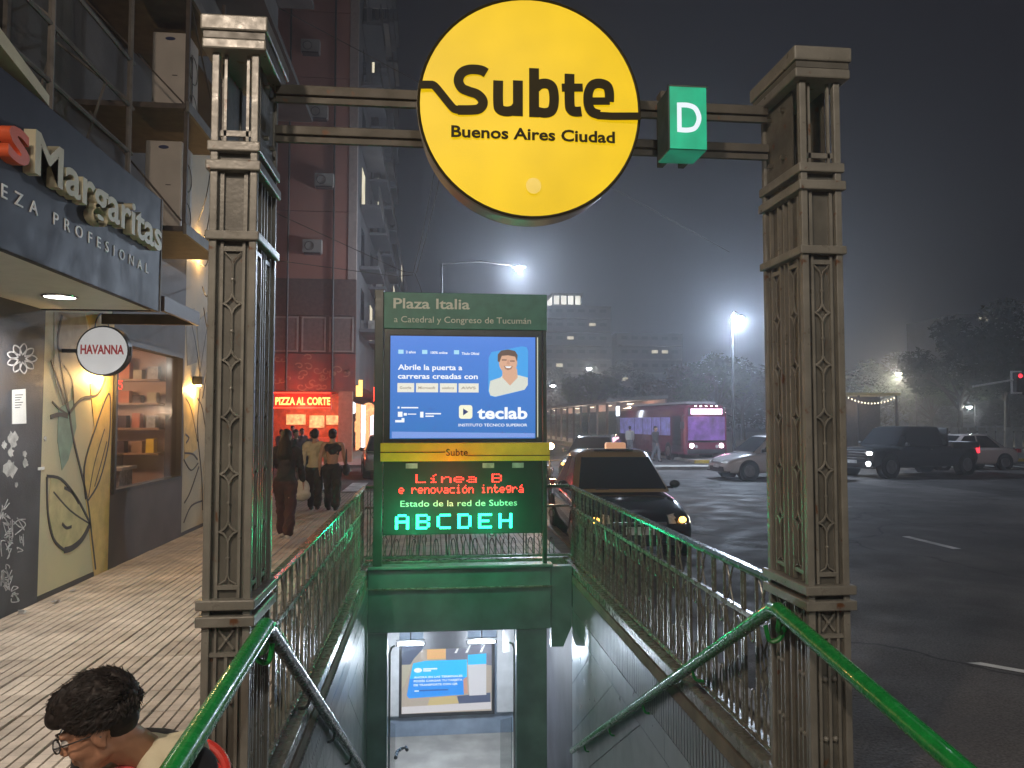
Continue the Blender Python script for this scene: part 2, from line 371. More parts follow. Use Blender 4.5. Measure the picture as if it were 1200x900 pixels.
def inst(o, parent=None, loc=None, rot=None, scale=None):
    c = o.copy(); COL.objects.link(c)
    if parent: c.parent = parent
    if loc is not None: c.location = loc
    if rot is not None: c.rotation_euler = rot
    if scale is not None: c.scale = scale
    return c
def thing(name, label, cat, loc=(0, 0, 0), rotz=0, group=None):
    o = bpy.data.objects.new(name, None); COL.objects.link(o); o.empty_display_size = 0.2
    o.location = loc; o.rotation_euler = (0, 0, rotz)
    o['label'] = label; o['category'] = cat
    if group: o['group'] = group
    return o
def tag(o, label, cat, group=None):
    o['label'] = label; o['category'] = cat
    if group: o['group'] = group
    return o
def kids(o): return [c for c in list(bpy.data.objects) if c.parent == o]
def dup(root, loc=None, rotz=None, label=None, group=None):
    r = root.copy(); COL.objects.link(r)
    if loc is not None: r.location = loc
    if rotz is not None: r.rotation_euler = (0, 0, rotz)
    if label: r['label'] = label
    if group: r['group'] = group
    for ch in kids(root):
        c = ch.copy(); COL.objects.link(c); c.parent = r
        for g in kids(ch):
            d = g.copy(); COL.objects.link(d); d.parent = c
    return r

def text(body, m, parent, loc, rot=(PI / 2, 0, 0), height=None, width=None, ext=0.003, bold=0.0, space=1.0, align='LEFT', name='lettering'):
    cu = bpy.data.curves.new('lettering', 'FONT'); cu.body = body; cu.size = 1; cu.extrude = ext / 2; cu.offset = bold
    cu.space_character = space; cu.resolution_u = 3
    t = bpy.data.objects.new('t', cu); COL.objects.link(t)
    bpy.context.view_layer.update()
    me = bpy.data.meshes.new_from_object(t.evaluated_get(bpy.context.evaluated_depsgraph_get()))
    bpy.data.objects.remove(t); bpy.data.curves.remove(cu)
    xs = [v.co.x for v in me.vertices]; ys = [v.co.y for v in me.vertices]
    x0, x1, y0, y1 = min(xs), max(xs), min(ys), max(ys)
    cap = 0.72
    sy = height / cap if height else None
    sx = width / (x1 - x0) if width else sy
    if sy is None: sy = sx
    off = {'LEFT': x0, 'CENTER': (x0 + x1) / 2, 'RIGHT': x1}[align]
    for v in me.vertices: v.co.x = (v.co.x - off) * sx; v.co.y *= sy
    bm = bmesh.new(); bm.from_mesh(me)
    for v in bm.verts: v.co.z += ext / 2
    bm.to_mesh(me); bm.free(); me.materials.clear(); me.materials.append(m)
    o = bpy.data.objects.new(name, me); COL.objects.link(o)
    if parent: o.parent = parent
    o.location = loc; o.rotation_euler = rot
    return o

def lamp(parent, loc, power, color, radius=0.1, spot=None, rot=None):
    d = bpy.data.lights.new('lamp_light', 'SPOT' if spot else 'POINT'); d.energy = power; d.color = color; d.shadow_soft_size = radius
    if spot: d.spot_size = R(spot); d.spot_blend = 0.8
    o = bpy.data.objects.new('lamp_light', d); COL.objects.link(o); o.parent = parent; o.location = loc
    if rot: o.rotation_euler = rot
    return o

def baked(o):
    me = bpy.data.meshes.new_from_object(o.evaluated_get(bpy.context.evaluated_depsgraph_get()))
    o.modifiers.clear(); o.data = me
    return o

# ------------------------------------------------------------------ ground
b = B().quad((-300, -60, -0.12), (700, -60, -0.12), (700, 900, -0.12), (-300, 900, -0.12))
# the road sheet has the stairwell cut out: build it as strips round the opening
b = B()
for x0, x1, y0, y1 in ((-600, -0.9, -60, 1200), (1.9, 1000, -60, 1200), (-0.9, 1.9, -60, 3.4), (-0.9, 1.9, 13.3, 1200)):
    b.quad((x0, y0, -0.12), (x1, y0, -0.12), (x1, y1, -0.12), (x0, y1, -0.12))
b.build('road', M['asphalt'], kind='structure')

pave = B()
def slab(x0, x1, y0, y1, z=-0.012): pave.bx(x0, x1, y0, y1, -0.2, z)
slab(-12, -0.95, -12, 20.6); slab(-0.95, -0.74, 3.4, 20.6); slab(-0.95, 1.93, -12, 3.4); slab(1.71, 1.93, 3.4, 20.6)
slab(-0.74, 1.71, 9.42, 20.6); slab(1.93, 2.05, -12, 20.6)
pavement = pave.build('pavement', M['pave_base'], kind='structure')
# grooved cement tiles, 40 cm, five bars each
def tile_mesh(i, x0=-0.196, x1=0.196):
    t = B(); n = 5; w = 0.392 / n
    for k in range(n):
        a = -0.196 + k * w + 0.004; c = a + w - 0.007
        y0, y1, z0, z1 = -0.197, 0.197, -0.008, 0.006
        t.add([(a, y0, z0), (c, y0, z0), (c, y1, z0), (a, y1, z0), (a + .004, y0 + .003, z1), (c - .004, y0 + .003, z1), (c - .004, y1 - .003, z1), (a + .004, y1 - .003, z1)],
              [(4, 5, 6, 7), (0, 1, 5, 4), (1, 2, 6, 5), (2, 3, 7, 6), (3, 0, 4, 7)])
    return t.mesh('tile', M['tile%d' % i])
tms = [tile_mesh(i) for i in range(3)]
random.seed(4)
def put_tile(x, y):
    o = bpy.data.objects.new('tile', random.choice(tms)); COL.objects.link(o); o.parent = pavement
    o.location = (x, y, random.uniform(-0.0015, 0.0025)); o.rotation_euler = (random.uniform(-.004, .004), random.uniform(-.004, .004), 0)
for r in range(36):
    for c in range(8):
        x = -1.16 - 0.4 * c
        put_tile(x, 2.2 + 0.4 * r)
# the rest of the tiling, too small to pick apart: one part of real bars
b = B(); w = 0.0784
def bars(x0, x1, y0, y1):
    nx = int((x1 - x0) / 0.4 + 0.01); ny = max(1, int((y1 - y0) / 0.4 + 0.01))
    for i in range(nx):
        for k in range(5):
            a = x0 + i * 0.4 + 0.008 + k * w; c = a + w - 0.013
            for j in range(ny):
                yy = y0 + j * 0.4
                b.quad((a, yy + .006, 0.005), (c, yy + .006, 0.005), (c, yy + .394, 0.005), (a, yy + .394, 0.005))
bars(-4.16, -0.96, 16.4, 20.4); bars(-0.96, 2.0, 10.8, 20.4); bars(-4.16, -0.96, -2.0, 2.0); bars(-0.96, 1.84, -2.0, 3.2)
b.build('tile_field', M['tile0'], pavement, kind='stuff')

k0 = B().bx(-0.075, 0.075, -0.495, 0.495, -0.25, 0.012)
kerb0 = k0.build('kerbstone', M['kerb'], pavement, loc=(2.125, -6.5, 0), bevel=0.012)
for i in range(1, 27): inst(kerb0, pavement, (2.125, -6.5 + i, 0))
kc = B().bx(-0.495, 0.495, -0.075, 0.075, -0.25, 0.012).build('kerbstone', M['kerb'], pavement, loc=(1.5, 20.68, 0), bevel=0.012)
for i in range(1, 6): inst(kc, pavement, (1.5 - i, 20.68, 0))

pv2 = B().bx(-30, 0.6, 33.5, 130, -0.2, 0.0).build('far_pavement', M['concrete'], kind='structure')
pv3 = B().bx(12.5, 400, 35.4, 130, -0.2, 0.02); pv3 = pv3.build('park_pavement', M['concrete'], kind='structure')
B().bx(12.4, 60, 35.2, 35.395, -0.2, 0.03).build('painted_kerb', M['kerb_yellow'], pv3)
# painted road marks
rm = B()
for i in range(7): rm.quad((-3.6 + i * 1.1, 22.2, -0.116), (-3.1 + i * 1.1, 22.2, -0.116), (-3.1 + i * 1.1, 25.2, -0.116), (-3.6 + i * 1.1, 25.2, -0.116))
rm.build('zebra_crossing', M['white_paint'], kind='structure')
rm = B()
for (x0, y0, x1, y1, w_) in ((8.1, 12.5, 8.1, 11.2, .14), (4.42, 5.95, 4.8, 5.55, .12)):
    rm.quad((x0 - w_ / 2, y0, -0.116), (x0 + w_ / 2, y0, -0.116), (x1 + w_ / 2, y1, -0.116), (x1 - w_ / 2, y1, -0.116))
rm.build('lane_marking', M['white_paint'], kind='structure')
rm = B()
for i in range(9): rm.quad((20 + i * 1.0, 29.8, -0.116), (20.5 + i * 1.0, 29.8, -0.116), (21.1 + i * 1.0, 32.6, -0.116), (20.6 + i * 1.0, 32.6, -0.116))
rm.build('far_crossing', M['white_paint'], kind='structure')
mdn = B().bx(8.6, 14.5, 30.5, 31.6, -0.2, 0.02).build('traffic_island', M['concrete'], kind='structure')

random.seed(77)
for i, (x, y, lb) in enumerate(((-3.86, 8.9, 'crumpled paper scrap at the foot of the cream mural'), (-3.9, 7.9, 'crumpled paper scrap at the foot of the graffitied wall'), (-3.8, 8.35, 'tiny paper scrap where graffitied wall meets the mural'))):
    b = B(); n_ = 9
    b.add([(random.uniform(-.05, .05), random.uniform(-.05, .05), random.uniform(0, .035)) for _ in range(n_)], [(i_, (i_ + 1) % n_, (i_ + 4) % n_) for i_ in range(n_)])
    tag(b.build('paper_scrap', M['paper'], loc=(x, y, .008)), lb, 'litter')
# ------------------------------------------------------------------ stairwell, stairs, tunnel
XL, XR = -0.74, 1.71
FLOOR = -3.28
st = B().bx(XL, XR, 9.0, 13.2, FLOOR - 0.2, FLOOR)
tf = st.build('tunnel_floor', M['concrete'], kind='structure')
stairs = bpy.data.objects.new('stairs', None); COL.objects.link(stairs); stairs['kind'] = 'structure'
s0 = B().bx(XL + .01, XR - .01, 0, 0.30, -0.16, 0).build('step', M['concrete'], stairs, bevel=0.006)
s0.location = (0, 3.42, -0.0)
n0 = B().bx(XL + .012, XR - .012, 0, 0.03, 0.0, 0.006).build('nosing', M['steel_pale'], s0)
for i in range(1, 20):
    c = inst(s0, stairs, (0, 3.42 + 0.2795 * i, -0.1635 * i))
    inst(n0, c)
uw = B()
uw.bx(XL - .2, XL - .012, 3.4, 13.2, -3.6, -0.2); uw.bx(XR + .012, XR + .2, 3.4, 13.2, -3.6, -0.2)
uw.bx(XL - .012, XR + .012, 13.0, 13.2, -3.6, -0.2); uw.bx(XL - .012, XR + .012, 3.2, 3.41, -3.6, -0.2)
uw.build('stairwell_wall', M['wall_dark'], kind='structure')
# cladding panels on both side walls, cut on the slant, joints open
clad = bpy.data.objects.new('cladding_wall', None); COL.objects.link(clad); clad['kind'] = 'structure'
for side in (0, 1):
    x0, x1 = (XL - .012, XL + .006) if side == 0 else (XR - .006, XR + .012)
    for i in range(11):
        y0 = 3.42 + .54 * i
        B().bx(x0, x1, y0, y0 + .534, -.615, -.405).build('panel', M['clad'], clad)
    def clip(y, z): return (min(y, 9.3), z)
    for i in range(-5, 7):
        # seams follow the slope of the stairs
        ya, yb = 3.4 + i * .95, 3.4 + (i + 1) * .95 - .012
        poly = []
        for (yy, up) in ((ya, 1), (yb, 1), (yb, 0), (ya, 0)):
            poly.append((yy, -.62) if up else (yy + 2.6 / .6, -3.22))
        # clip to the wall 3.42..9.28 by Sutherland-Hodgman
        for lim, sg in ((3.42, 1), (9.28, -1)):
            out = []
            for k in range(len(poly)):
                p, q = poly[k], poly[(k + 1) % len(poly)]
                ip, iq = sg * (p[0] - lim) >= 0, sg * (q[0] - lim) >= 0
                if ip: out.append(p)
                if ip != iq:
                    t_ = (lim - p[0]) / (q[0] - p[0]); out.append((lim, p[1] + t_ * (q[1] - p[1])))
            poly = out
            if not poly: break
        if len(poly) > 2: B().prism(poly, 'yz', x0, x1).build('panel', M['clad'], clad)
    rib0 = B().bx(x0, x1 + (0.008 if side == 0 else 0), 0, 0.040, -0.398, -0.10).build('slat', M['clad'], clad, loc=(0, 3.45, 0))
    for k in range(1, 100): inst(rib0, clad, (0, 3.45 + k * .058, 0))
# tunnel ceiling, back wall, flank walls
tc_ = B().bx(XL, XR, 9.45, 13.0, -0.655, -0.2).build('tunnel_ceiling', M['wall_dark'], kind='structure')
M['tunnel_wall'] = mat('tunnel wall paint', (0.20, 0.25, 0.32), 0.45, var=0.15)
M['tunnel_pale'] = mat('pale tunnel tile', (0.50, 0.50, 0.50), 0.4, var=0.1)
M['lintel'] = mat('lintel metal with green glow', (0.09, 0.165, 0.15), 0.4, var=0.25, scale=3, rvar=0.08)  # green glow of the led text put into the metal colour
tw = B().bx(XL + .005, XR - .005, 12.9, 12.998, FLOOR, -0.66).build('tunnel_wall', M['tunnel_wall'], kind='structure')
for x0, x1 in ((-0.72, -0.50), (1.10, 1.38)):
    B().bx(x0, x1, 12.82, 12.897, -2.92, -1.2).build('pale_panel', M['tunnel_pale'], tw)
lint = thing('entrance_lintel', 'metal box lintel coloured with the green led glow above the tunnel mouth at the foot of the stairs', 'lintel', (0, 9.3, 0))
B().bx(-.735, 1.45, -.02, .14, -.64, .10).build('fascia_board', M['lintel'], lint, bevel=.01)
B().bx(-.735, 1.47, -.06, .16, .102, .135).build('capping', M['lintel'], lint, bevel=.006)
B().bx(-.735, 1.46, -.045, -.021, -.14, -.12).build('trim', M['iron'], lint)
B().prism([(1.452, .10), (1.705, .10), (1.705, -.62), (1.60, -.86), (1.452, -.86)], 'xz', -.01, .12).build('gusset', M['lintel'], lint)
for x0, x1 in ((-.735, -.50), (1.03, 1.40)):
    B().bx(x0, x1, .0, .14, FLOOR, -.642).build('door_jamb', M['lintel'], lint, bevel=.01)
for x, sgn in ((-.50, 1), (1.03, -1)):
    f = B().tube([(x + sgn * .03, -.05, FLOOR), (x + sgn * .03, -.05, -.86), (x + sgn * .05, -.05, -.80), (x + sgn * .09, -.05, -.78)], .013, 6).build('door_frame', M['chrome'], lint, smooth=True)
for i, (xa, xb) in enumerate(((-.50, -.44), (.97, 1.03))):
    g = B().prism([(0.2, FLOOR + .02), (1.7, FLOOR + .02), (1.7, -2.35), (0.2, -1.75)], 'yz', xa + .02, xa + .028)
    g.build('glass_panel', M['glass_clear'], lint)
gr = B().tube([(-.40, .15, -2.15), (-.40, 0.55, -2.25), (-.36, .75, -2.3), (-.30, .8, -2.3), (-.28, .6, -2.25)], .022, 8).build('grab_rail', M['black_steel'], lint, smooth=True)

def wire_text(lines): pass
# illuminated advert at the end of the tunnel
pb = thing('tunnel_poster', 'blue and white lit advert panel on the tunnel end wall', 'poster', (0, 12.86, 0))
B().bx(-.50, 1.06, -.03, .03, -2.95, -1.74).build('frame', M['plastic'], pb)
PX0, PX1, PZ0, PZ1 = -.455, 1.01, -2.89, -1.80
e_ = lambda n, c, s=1.0: M.setdefault(n, emit(n, c, s))
B().bx(PX0, PX1, -.036, -.031, PZ0, PZ1).build('print_sheet', e_('poster sand', (.42, .36, .30), 1.0), pb)
def pp(u, v): return (PX0 + (PX1 - PX0) * (u - 130) / 740, PZ1 - (PZ1 - PZ0) * (v - 140) / 575)
def ppoly(pts, m, d, nm='print'): B().prism([pp(*p) for p in pts], 'xz', -d - .001, -d).build(nm, m, pb)
ppoly([(130, 140), (330, 140), (230, 250), (200, 300), (130, 300)], e_('poster navy', (.06, .08, .16)), .0385)
ppoly([(490, 140), (870, 140), (870, 330), (490, 270)], e_('poster slate', (.16, .17, .24)), .0385)
ppoly([(335, 160), (490, 150), (490, 260), (335, 262)], e_('poster orange', (.8, .45, .16)), .0392)
for i, xx in enumerate((560, 650, 770)): ppoly([(xx, 215), (xx + 20, 215), (xx + 48, 150), (xx + 34, 150)], e_('poster white', (.9, .92, .95)), .0392)
ppoly([(130, 300), (215, 300), (150, 480), (130, 500)], e_('poster tan', (.45, .42, .32)), .0392)
ppoly([(360, 590), (570, 575), (600, 640), (340, 655)], e_('poster ochre', (.55, .44, .20)), .0392)
ppoly([(585, 580), (860, 560), (862, 650), (600, 650)], e_('poster navy', (.06, .08, .16)), .0395)
ppoly([(132, 655), (865, 640), (865, 700), (132, 713)], e_('poster pale', (.60, .58, .60)), .0398)
ppoly([(222, 290), (320, 272), (665, 272), (665, 420), (195, 420)], e_('poster cyan', (.0, .48, .95), 1.1), .0405)
ppoly([(195, 420), (665, 420), (640, 570), (190, 585), (172, 560)], e_('poster azure', (.01, .26, .82), 1.1), .0405)
ppoly([(672, 232), (826, 225), (826, 315), (672, 318)], e_('poster cyan', (.0, .48, .95)), .0425)
ppoly([(672, 318), (826, 315), (826, 578), (685, 580)], e_('poster pale2', (.62, .63, .68)), .0425)
ppoly([(635, 440), (665, 420), (672, 560), (640, 560)], e_('poster skin', (.55, .30, .22)), .0415)
M['poster ink'] = emit('poster ink', (.85, .95, 1), 1.0)
for k, (t_, v, wd) in enumerate((('AHORA EN LAS TERMINALES', 418, 400), ('PODÉS CARGAR TU TARJETA', 450, 400), ('DE TRANSPORTE CON QR', 483, 360))):
    p = pp(228, v); text(t_, M['poster ink'], pb, (p[0], -.042, p[1]), height=.032, width=wd / 740 * (PX1 - PX0), bold=.02)
for (u0, v0, u1, v1) in ((305, 335, 420, 347), (305, 352, 370, 362), (235, 520, 270, 530)): ppoly([(u0, v0), (u1, v0), (u1, v1), (u0, v1)], M['poster ink'], .0425, 'lettering')
ppoly([(275, 516), (510, 516), (510, 528), (275, 528)], e_('poster deep blue', (.01, .1, .5)), .0425)
cpt = pp(262, 350)
ppoly([(262 + 34 * math.cos(a * PI / 8), 350 + 20 * math.sin(a * PI / 8)) for a in range(16)], M['poster ink'], .0425, 'emblem')
# tube lights
for x0, x1, lb in ((-.49, -.08, 'left white tube light under the tunnel ceiling'), (.55, .98, 'right white tube light under the tunnel ceiling')):
    t = thing('tube_light', lb, 'tube light', ((x0 + x1) / 2, 11.6, -1.43), group='tube lights under the tunnel ceiling'); h = (x1 - x0) / 2
    B().cyl((-h, 0, 0), (h, 0, 0), .018, n=10).build('tube', M['tube'], t, smooth=True)
    B().bx(-h - .01, h + .01, -.025, .025, .03, .06).build('fitting', M['tunnel_pale'], t)
    for s in (-1, 1): B().bx(s * h - .012, s * h + .012, -.02, .02, -.02, .035).build('end_cap', M['plastic'], t)
    B().bx(-.01, .01, -.01, .01, .06, .77).build('hanger', M['plastic'], t)
    lamp(t, (0, 0, -.06), 105, (.78, .88, 1), .08)
bm_ = B().bx(-.10, .57, 11.9, 12.05, -1.60, -.657)
tag(bm_.build('duct_box', M['plastic']), 'blue grey duct box hanging between the two tunnel tube lights', 'duct')
tag(B().bx(1.10, 1.2, 11.7, 11.8, -1.62, -.657).build('camera_box', M['tunnel_pale']), 'small pale camera housing on the tunnel ceiling beside the right tube light', 'camera box')

# ------------------------------------------------------------------ the two iron pillars
PW, PD = 0.20, 0.43
def bar_set(bb, face, us, z0, z1, r=.008):
    for u in us: face_box(bb, face, u - r, u + r, z0, z1, 0.0, .016)
def face_box(bb, face, u0, u1, z0, z1, d0, d1):
    # a box on one face: u across the face, d outward from the recessed backing
    if face in ('front', 'back'):
        s = -1 if face == 'front' else 1; y = s * (PD / 2 - .028)
        ya, yb = sorted((y + s * d0, y + s * d1)); bb.bx(u0, u1, ya, yb, z0, z1)
    else:
        s = -1 if face == 'left' else 1; x = s * (PW / 2 - .028)
        xa, xb = sorted((x + s * d0, x + s * d1)); bb.bx(xa, xb, u0, u1, z0, z1)
def face_pt(face, u, z, d):
    if face in ('front', 'back'):
        s = -1 if face == 'front' else 1; return (u, s * (PD / 2 - .028 + d), z)
    s = -1 if face == 'left' else 1; return (s * (PW / 2 - .028 + d), u, z)
def pillar(label, loc):
    t = thing('iron_pillar', label, 'pillar', loc, group='cast iron pillars flanking the stairs')
    hw, hd = PW / 2, PD / 2
    cap = B().bx(-hw - .042, hw + .042, -hd - .042, hd + .042, 3.545, 3.615)
    cap.build('cap_slab', M['pillar'], t, bevel=.008)
    B().bx(-hw - .03, hw + .03, -hd - .03, hd + .03, 3.515, 3.543).build('neck', M['pillar_shade'], t)
    B().bx(-hw - .036, hw + .036, -hd - .036, hd + .036, 3.465, 3.513).build('cap_slab', M['pillar'], t, bevel=.008)
    c0 = None
    for sx in (-1, 1):
        for sy in (-1, 1):
            if c0 is None:
                c0 = B().bx(-.016, .016, -.016, .016, 0, 3.463).build('corner_post', M['pillar'], t, loc=(sx * (hw - .016), sy * (hd - .016), 0), bevel=.004)
            else: inst(c0, t, (sx * (hw - .016), sy * (hd - .016), 0))
    for (z0, z1, g) in ((3.025, 3.07, .012), (2.94, 2.985, .016), (2.635, 2.675, .014), (1.055, 1.098, .022), (.985, 1.03, .022), (.0, .12, .03)):
        B().bx(-hw - g, hw + g, -hd - g, hd + g, z0, z1).build('band', M['pillar'], t, bevel=.006)
    # recessed backing
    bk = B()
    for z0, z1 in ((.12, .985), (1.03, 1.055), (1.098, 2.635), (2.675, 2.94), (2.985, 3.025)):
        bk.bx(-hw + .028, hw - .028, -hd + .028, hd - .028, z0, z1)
    bk.build('core', M['pillar_shade'], t)
    # open head: side plates with bolts where the beams are fixed
    for sx in (-1, 1):
        B().bx(sx * (hw - .02) - .004, sx * (hw - .02) + .004, -.10, .19, 3.075, 3.462).build('side_plate', M['pillar_shade'], t)
        for z in (3.16, 3.40):
            for y in (-.02, .12): B().cyl((sx * (hw - .016), y, z), (sx * (hw + .006), y, z), .011, n=6).build('bolt', M['bolt'], t)
    for u in (-.045, .05):
        B().bx(u - .006, u + .006, -hd + .02, -hd + .034, 3.07, 3.463).build('bar', M['pillar'], t)
    B().bx(-.07, .07, -hd + .02, -hd + .034, 3.10, 3.125).build('bar', M['pillar'], t)
    for face, width in (('front', PW), ('back', PW), ('left', PD), ('right', PD)):
        nst = 1 if width < .3 else 2
        cs = [0.0] if nst == 1 else [-.092, .092]
        h = width / 2 - .04
        # attic section
        a = B()
        bar_set(a, face, ([-.05, .05] if nst == 1 else [-.15, -.06, 0, .06, .15]), 2.68, 2.935)
        a.build('bar_panel', M['pillar'], t)
        # lattice section: strip frames, stars and stems
        for c in cs:
            f = B()
            bar_set(f, face, [c - .046, c + .046], 1.10, 2.63, .006)
            face_box(f, face, c - .04, c + .04, 2.59, 2.61, 0, .015); face_box(f, face, c - .04, c + .04, 1.135, 1.155, 0, .015)
            f.build('strip_frame', M['pillar'], t)
            for z in (2.36, 2.115, 1.87, 1.625, 1.38):
                s_ = B()
                pts = []
                for q in range(20):
                    th = 2 * PI * q / 20 + .0001
                    cx, cz = math.cos(th), math.sin(th)
                    pts.append(face_pt(face, c + .040 * abs(cx) ** 3.2 * (1 if cx > 0 else -1), z + .048 * abs(cz) ** 3.2 * (1 if cz > 0 else -1), .012))
                s_.tube(pts, .0052, 5, closed=True)
                s_.build('star', M['pillar'], t, smooth=True)
            sm = B()
            for za, zb in ((2.40, 2.53), (2.16, 2.32), (1.912, 2.073), (1.667, 1.828), (1.422, 1.583), (1.20, 1.338)):
                sm.tube([face_pt(face, c, za, .012), face_pt(face, c, zb, .012)], .0045, 5)
                zc = (za + zb) / 2; p = face_pt(face, c, zc, .012); sm.ell(p, (.0085, .0085, .0085), nu=6, nv=4)
            for s in (-1, 1):
                sm.tube([face_pt(face, c, 2.53, .012), face_pt(face, c + s * .008, 2.555, .012), face_pt(face, c + s * .035, 2.585, .012)], .0035, 5)
                sm.tube([face_pt(face, c, 1.20, .012), face_pt(face, c + s * .008, 1.175, .012), face_pt(face, c + s * .035, 1.158, .012)], .0035, 5)
            sm.build('stem', M['pillar'], t, smooth=True)
        # plain channels either side of the lattice
        ch = B(); us = [-.078, .078] if nst == 1 else [-.17, 0, .17]
        bar_set(ch, face, us, 1.10, 2.63, .005); ch.build('bar_panel', M['pillar'], t)
        # X panel and lower bars
        x_ = B()
        for c in cs:
            for s in (-1, 1):
                p0 = Vector(face_pt(face, c - s * .03, .885, .010)); p1 = Vector(face_pt(face, c + s * .03, .965, .010))
                x_.cyl(p0, p1, .006, n=4)
            x_.ell(face_pt(face, c, .925, .012), (.011, .011, .011), nu=6, nv=4)
            bar_set(x_, face, [c - .045, c + .045], .872, .982, .005)
        x_.build('cross_panel', M['pillar'], t)
        bb = B(); face_box(bb, face, -h - .012, h + .012, .855, .872, 0, .018); bb.build('bar', M['pillar'], t)
        us = [-.045, 0, .045] if nst == 1 else [-.15, -.11, -.07, 0, .07, .11, .15]
        bl = B(); bar_set(bl, face, us, .12, .853, .0065)
        for u in (us[0] * .5, us[-1] * .5) if nst == 1 else (-.13, -.09, .09, .13):
            bl.ell(face_pt(face, u, .67, .012), (.013, .013, .013), nu=8, nv=5)
            bl.ell(face_pt(face, u, .40, .012), (.013, .013, .013), nu=8, nv=5)
        bl.build('bar_panel', M['pillar'], t)
    return t
pillar('cast iron pillar with star lattice, nearest the shopfronts and the seated man', (-.86, 3.615, 0))
pillar('cast iron pillar with star lattice, on the road side under the green D box', (1.825, 3.615, 0))

# ------------------------------------------------------------------ beams between the pillars, disc, D box
sb = thing('sign_beam', 'pair of grey steel beams spanning between the two pillars behind the yellow disc', 'beam', (0, 3.75, 0))
for z0, z1 in ((3.395, 3.475), (3.20, 3.275)):
    B().bx(-.755, 1.72, -.012, .012, z0, z0 + .03).build('rail', M['beam'], sb)
    B().bx(-.755, 1.72, -.028, .02, z0 + .032, z1).build('rail', M['beam'], sb, bevel=.004)
for x in (.2, .7, 1.16, 1.27): B().bx(x - .015, x + .015, -.045, .03, 3.15, 3.52).build('bracket', M['beam'], sb)
disc = thing('station_disc', 'big round yellow lit sign reading Subte Buenos Aires Ciudad between the pillars', 'sign', (.455, 3.5, 3.317))
RD = .52
dr = B(); N = 72
dr.loft([[(r * math.cos(2 * PI * i / N), y, r * math.sin(2 * PI * i / N)) for i in range(N)] for r, y in ((RD + .004, .0), (RD + .010, .012), (RD + .004, .028), (RD, .03), (RD, .17), (RD - .012, .18))])
dr.build('drum', M['drum'], disc, smooth=True)
dr = B(); dr.loft([[(r * math.cos(2 * PI * i / N), y, r * math.sin(2 * PI * i / N)) for i in range(N)] for r, y in ((RD + .004, .002), (RD + .007, -.006), (RD + .001, -.010), (RD - .006, -.006), (RD - .006, .002))], caps=False)
dr.build('rim', M['disc_ink'], disc, smooth=True)
nr = 6
fc = B(); secs = []
for k in range(nr + 1):
    r = (RD - .006) * (1 - k / nr) + 0.001; y = -.004 - .018 * (1 - (r / RD) ** 2)
    secs.append([(r * math.cos(2 * PI * i / N), y, r * math.sin(2 * PI * i / N)) for i in range(N)])
fc.loft(secs); fc.build('face', M['disc'], disc, smooth=True)
def dz(zx, zy): return ((zx - 477) / 740.0, -((zy - .047 * (zx - 477)) - 381) / 740.0)
_dk = [0]
def dstroke(pts, w, nm='lettering'):
    _dk[0] += 1; q = _dk[0] * .0004
    # smooth the polyline, lay it on the bowed face
    P_ = [Vector(dz(*p)) for p in pts]
    B().ribbon([tuple(p) for p in P_], w / 740, 'xz', -.026 - q, -.0225).build(nm, M['disc_ink'], disc)
def cr(pts, n=5):
    out = []
    for i in range(len(pts) - 1):
        p0 = pts[max(i - 1, 0)]; p1 = pts[i]; p2 = pts[i + 1]; p3 = pts[min(i + 2, len(pts) - 1)]
        for k in range(n):
            t = k / n
            out.append(tuple(0.5 * (2 * p1[j] + (-p0[j] + p2[j]) * t + (2 * p0[j] - 5 * p1[j] + 4 * p2[j] - p3[j]) * t * t + (-p0[j] + 3 * p1[j] - 3 * p2[j] + p3[j]) * t ** 3) for j in range(len(p1))))
    out.append(tuple(pts[-1])); return out
dstroke(cr([(322, 266), (302, 256), (265, 254), (238, 266), (227, 292), (238, 318), (262, 330), (290, 340), (308, 358), (310, 376), (297, 391), (272, 395), (225, 395)]), 33)
dstroke(cr([(230, 395), (218, 393), (204, 383), (158, 325), (142, 309), (128, 307), (94, 307)]), 27)
dstroke(cr([(363, 293), (363, 372), (370, 394), (393, 401), (416, 396), (430, 380)]), 34); dstroke([(431, 293), (431, 417)], 34)
dstroke([(487, 250), (487, 421)], 34); dstroke(cr([(494, 318), (508, 306), (532, 304), (551, 318), (557, 358), (550, 396), (526, 407), (494, 401)]), 33)
dstroke(cr([(611, 270), (611, 372), (617, 396), (632, 403), (652, 402)]), 34); dstroke([(584, 318), (657, 318)], 27)
dstroke(cr([(680, 366), (752, 366)]), 25); dstroke(cr([(751, 368), (751, 335), (742, 312), (715, 303), (690, 311), (677, 338), (677, 378), (690, 404), (716, 414)]), 32)
dstroke([(708, 417), (760, 420), (862, 420)], 25)
text('Buenos Aires Ciudad', M['disc_ink'], disc, (dz(203, 488)[0], -.0235, dz(203, 484)[1] - .004), height=.054, width=567 / 740, bold=.025)
B().add(*(lambda q: (q, [tuple(range(24))]))([( .036 * math.cos(2 * PI * i / 24) + dz(485, 660)[0], -.0225, .038 * math.sin(2 * PI * i / 24) + dz(485, 660)[1]) for i in range(24)])).build('round_stain', emit('yellow stained acrylic', (.80, .52, .01), .93, .05, 20), disc)  # round stain on the acrylic, laid on as a flat disc

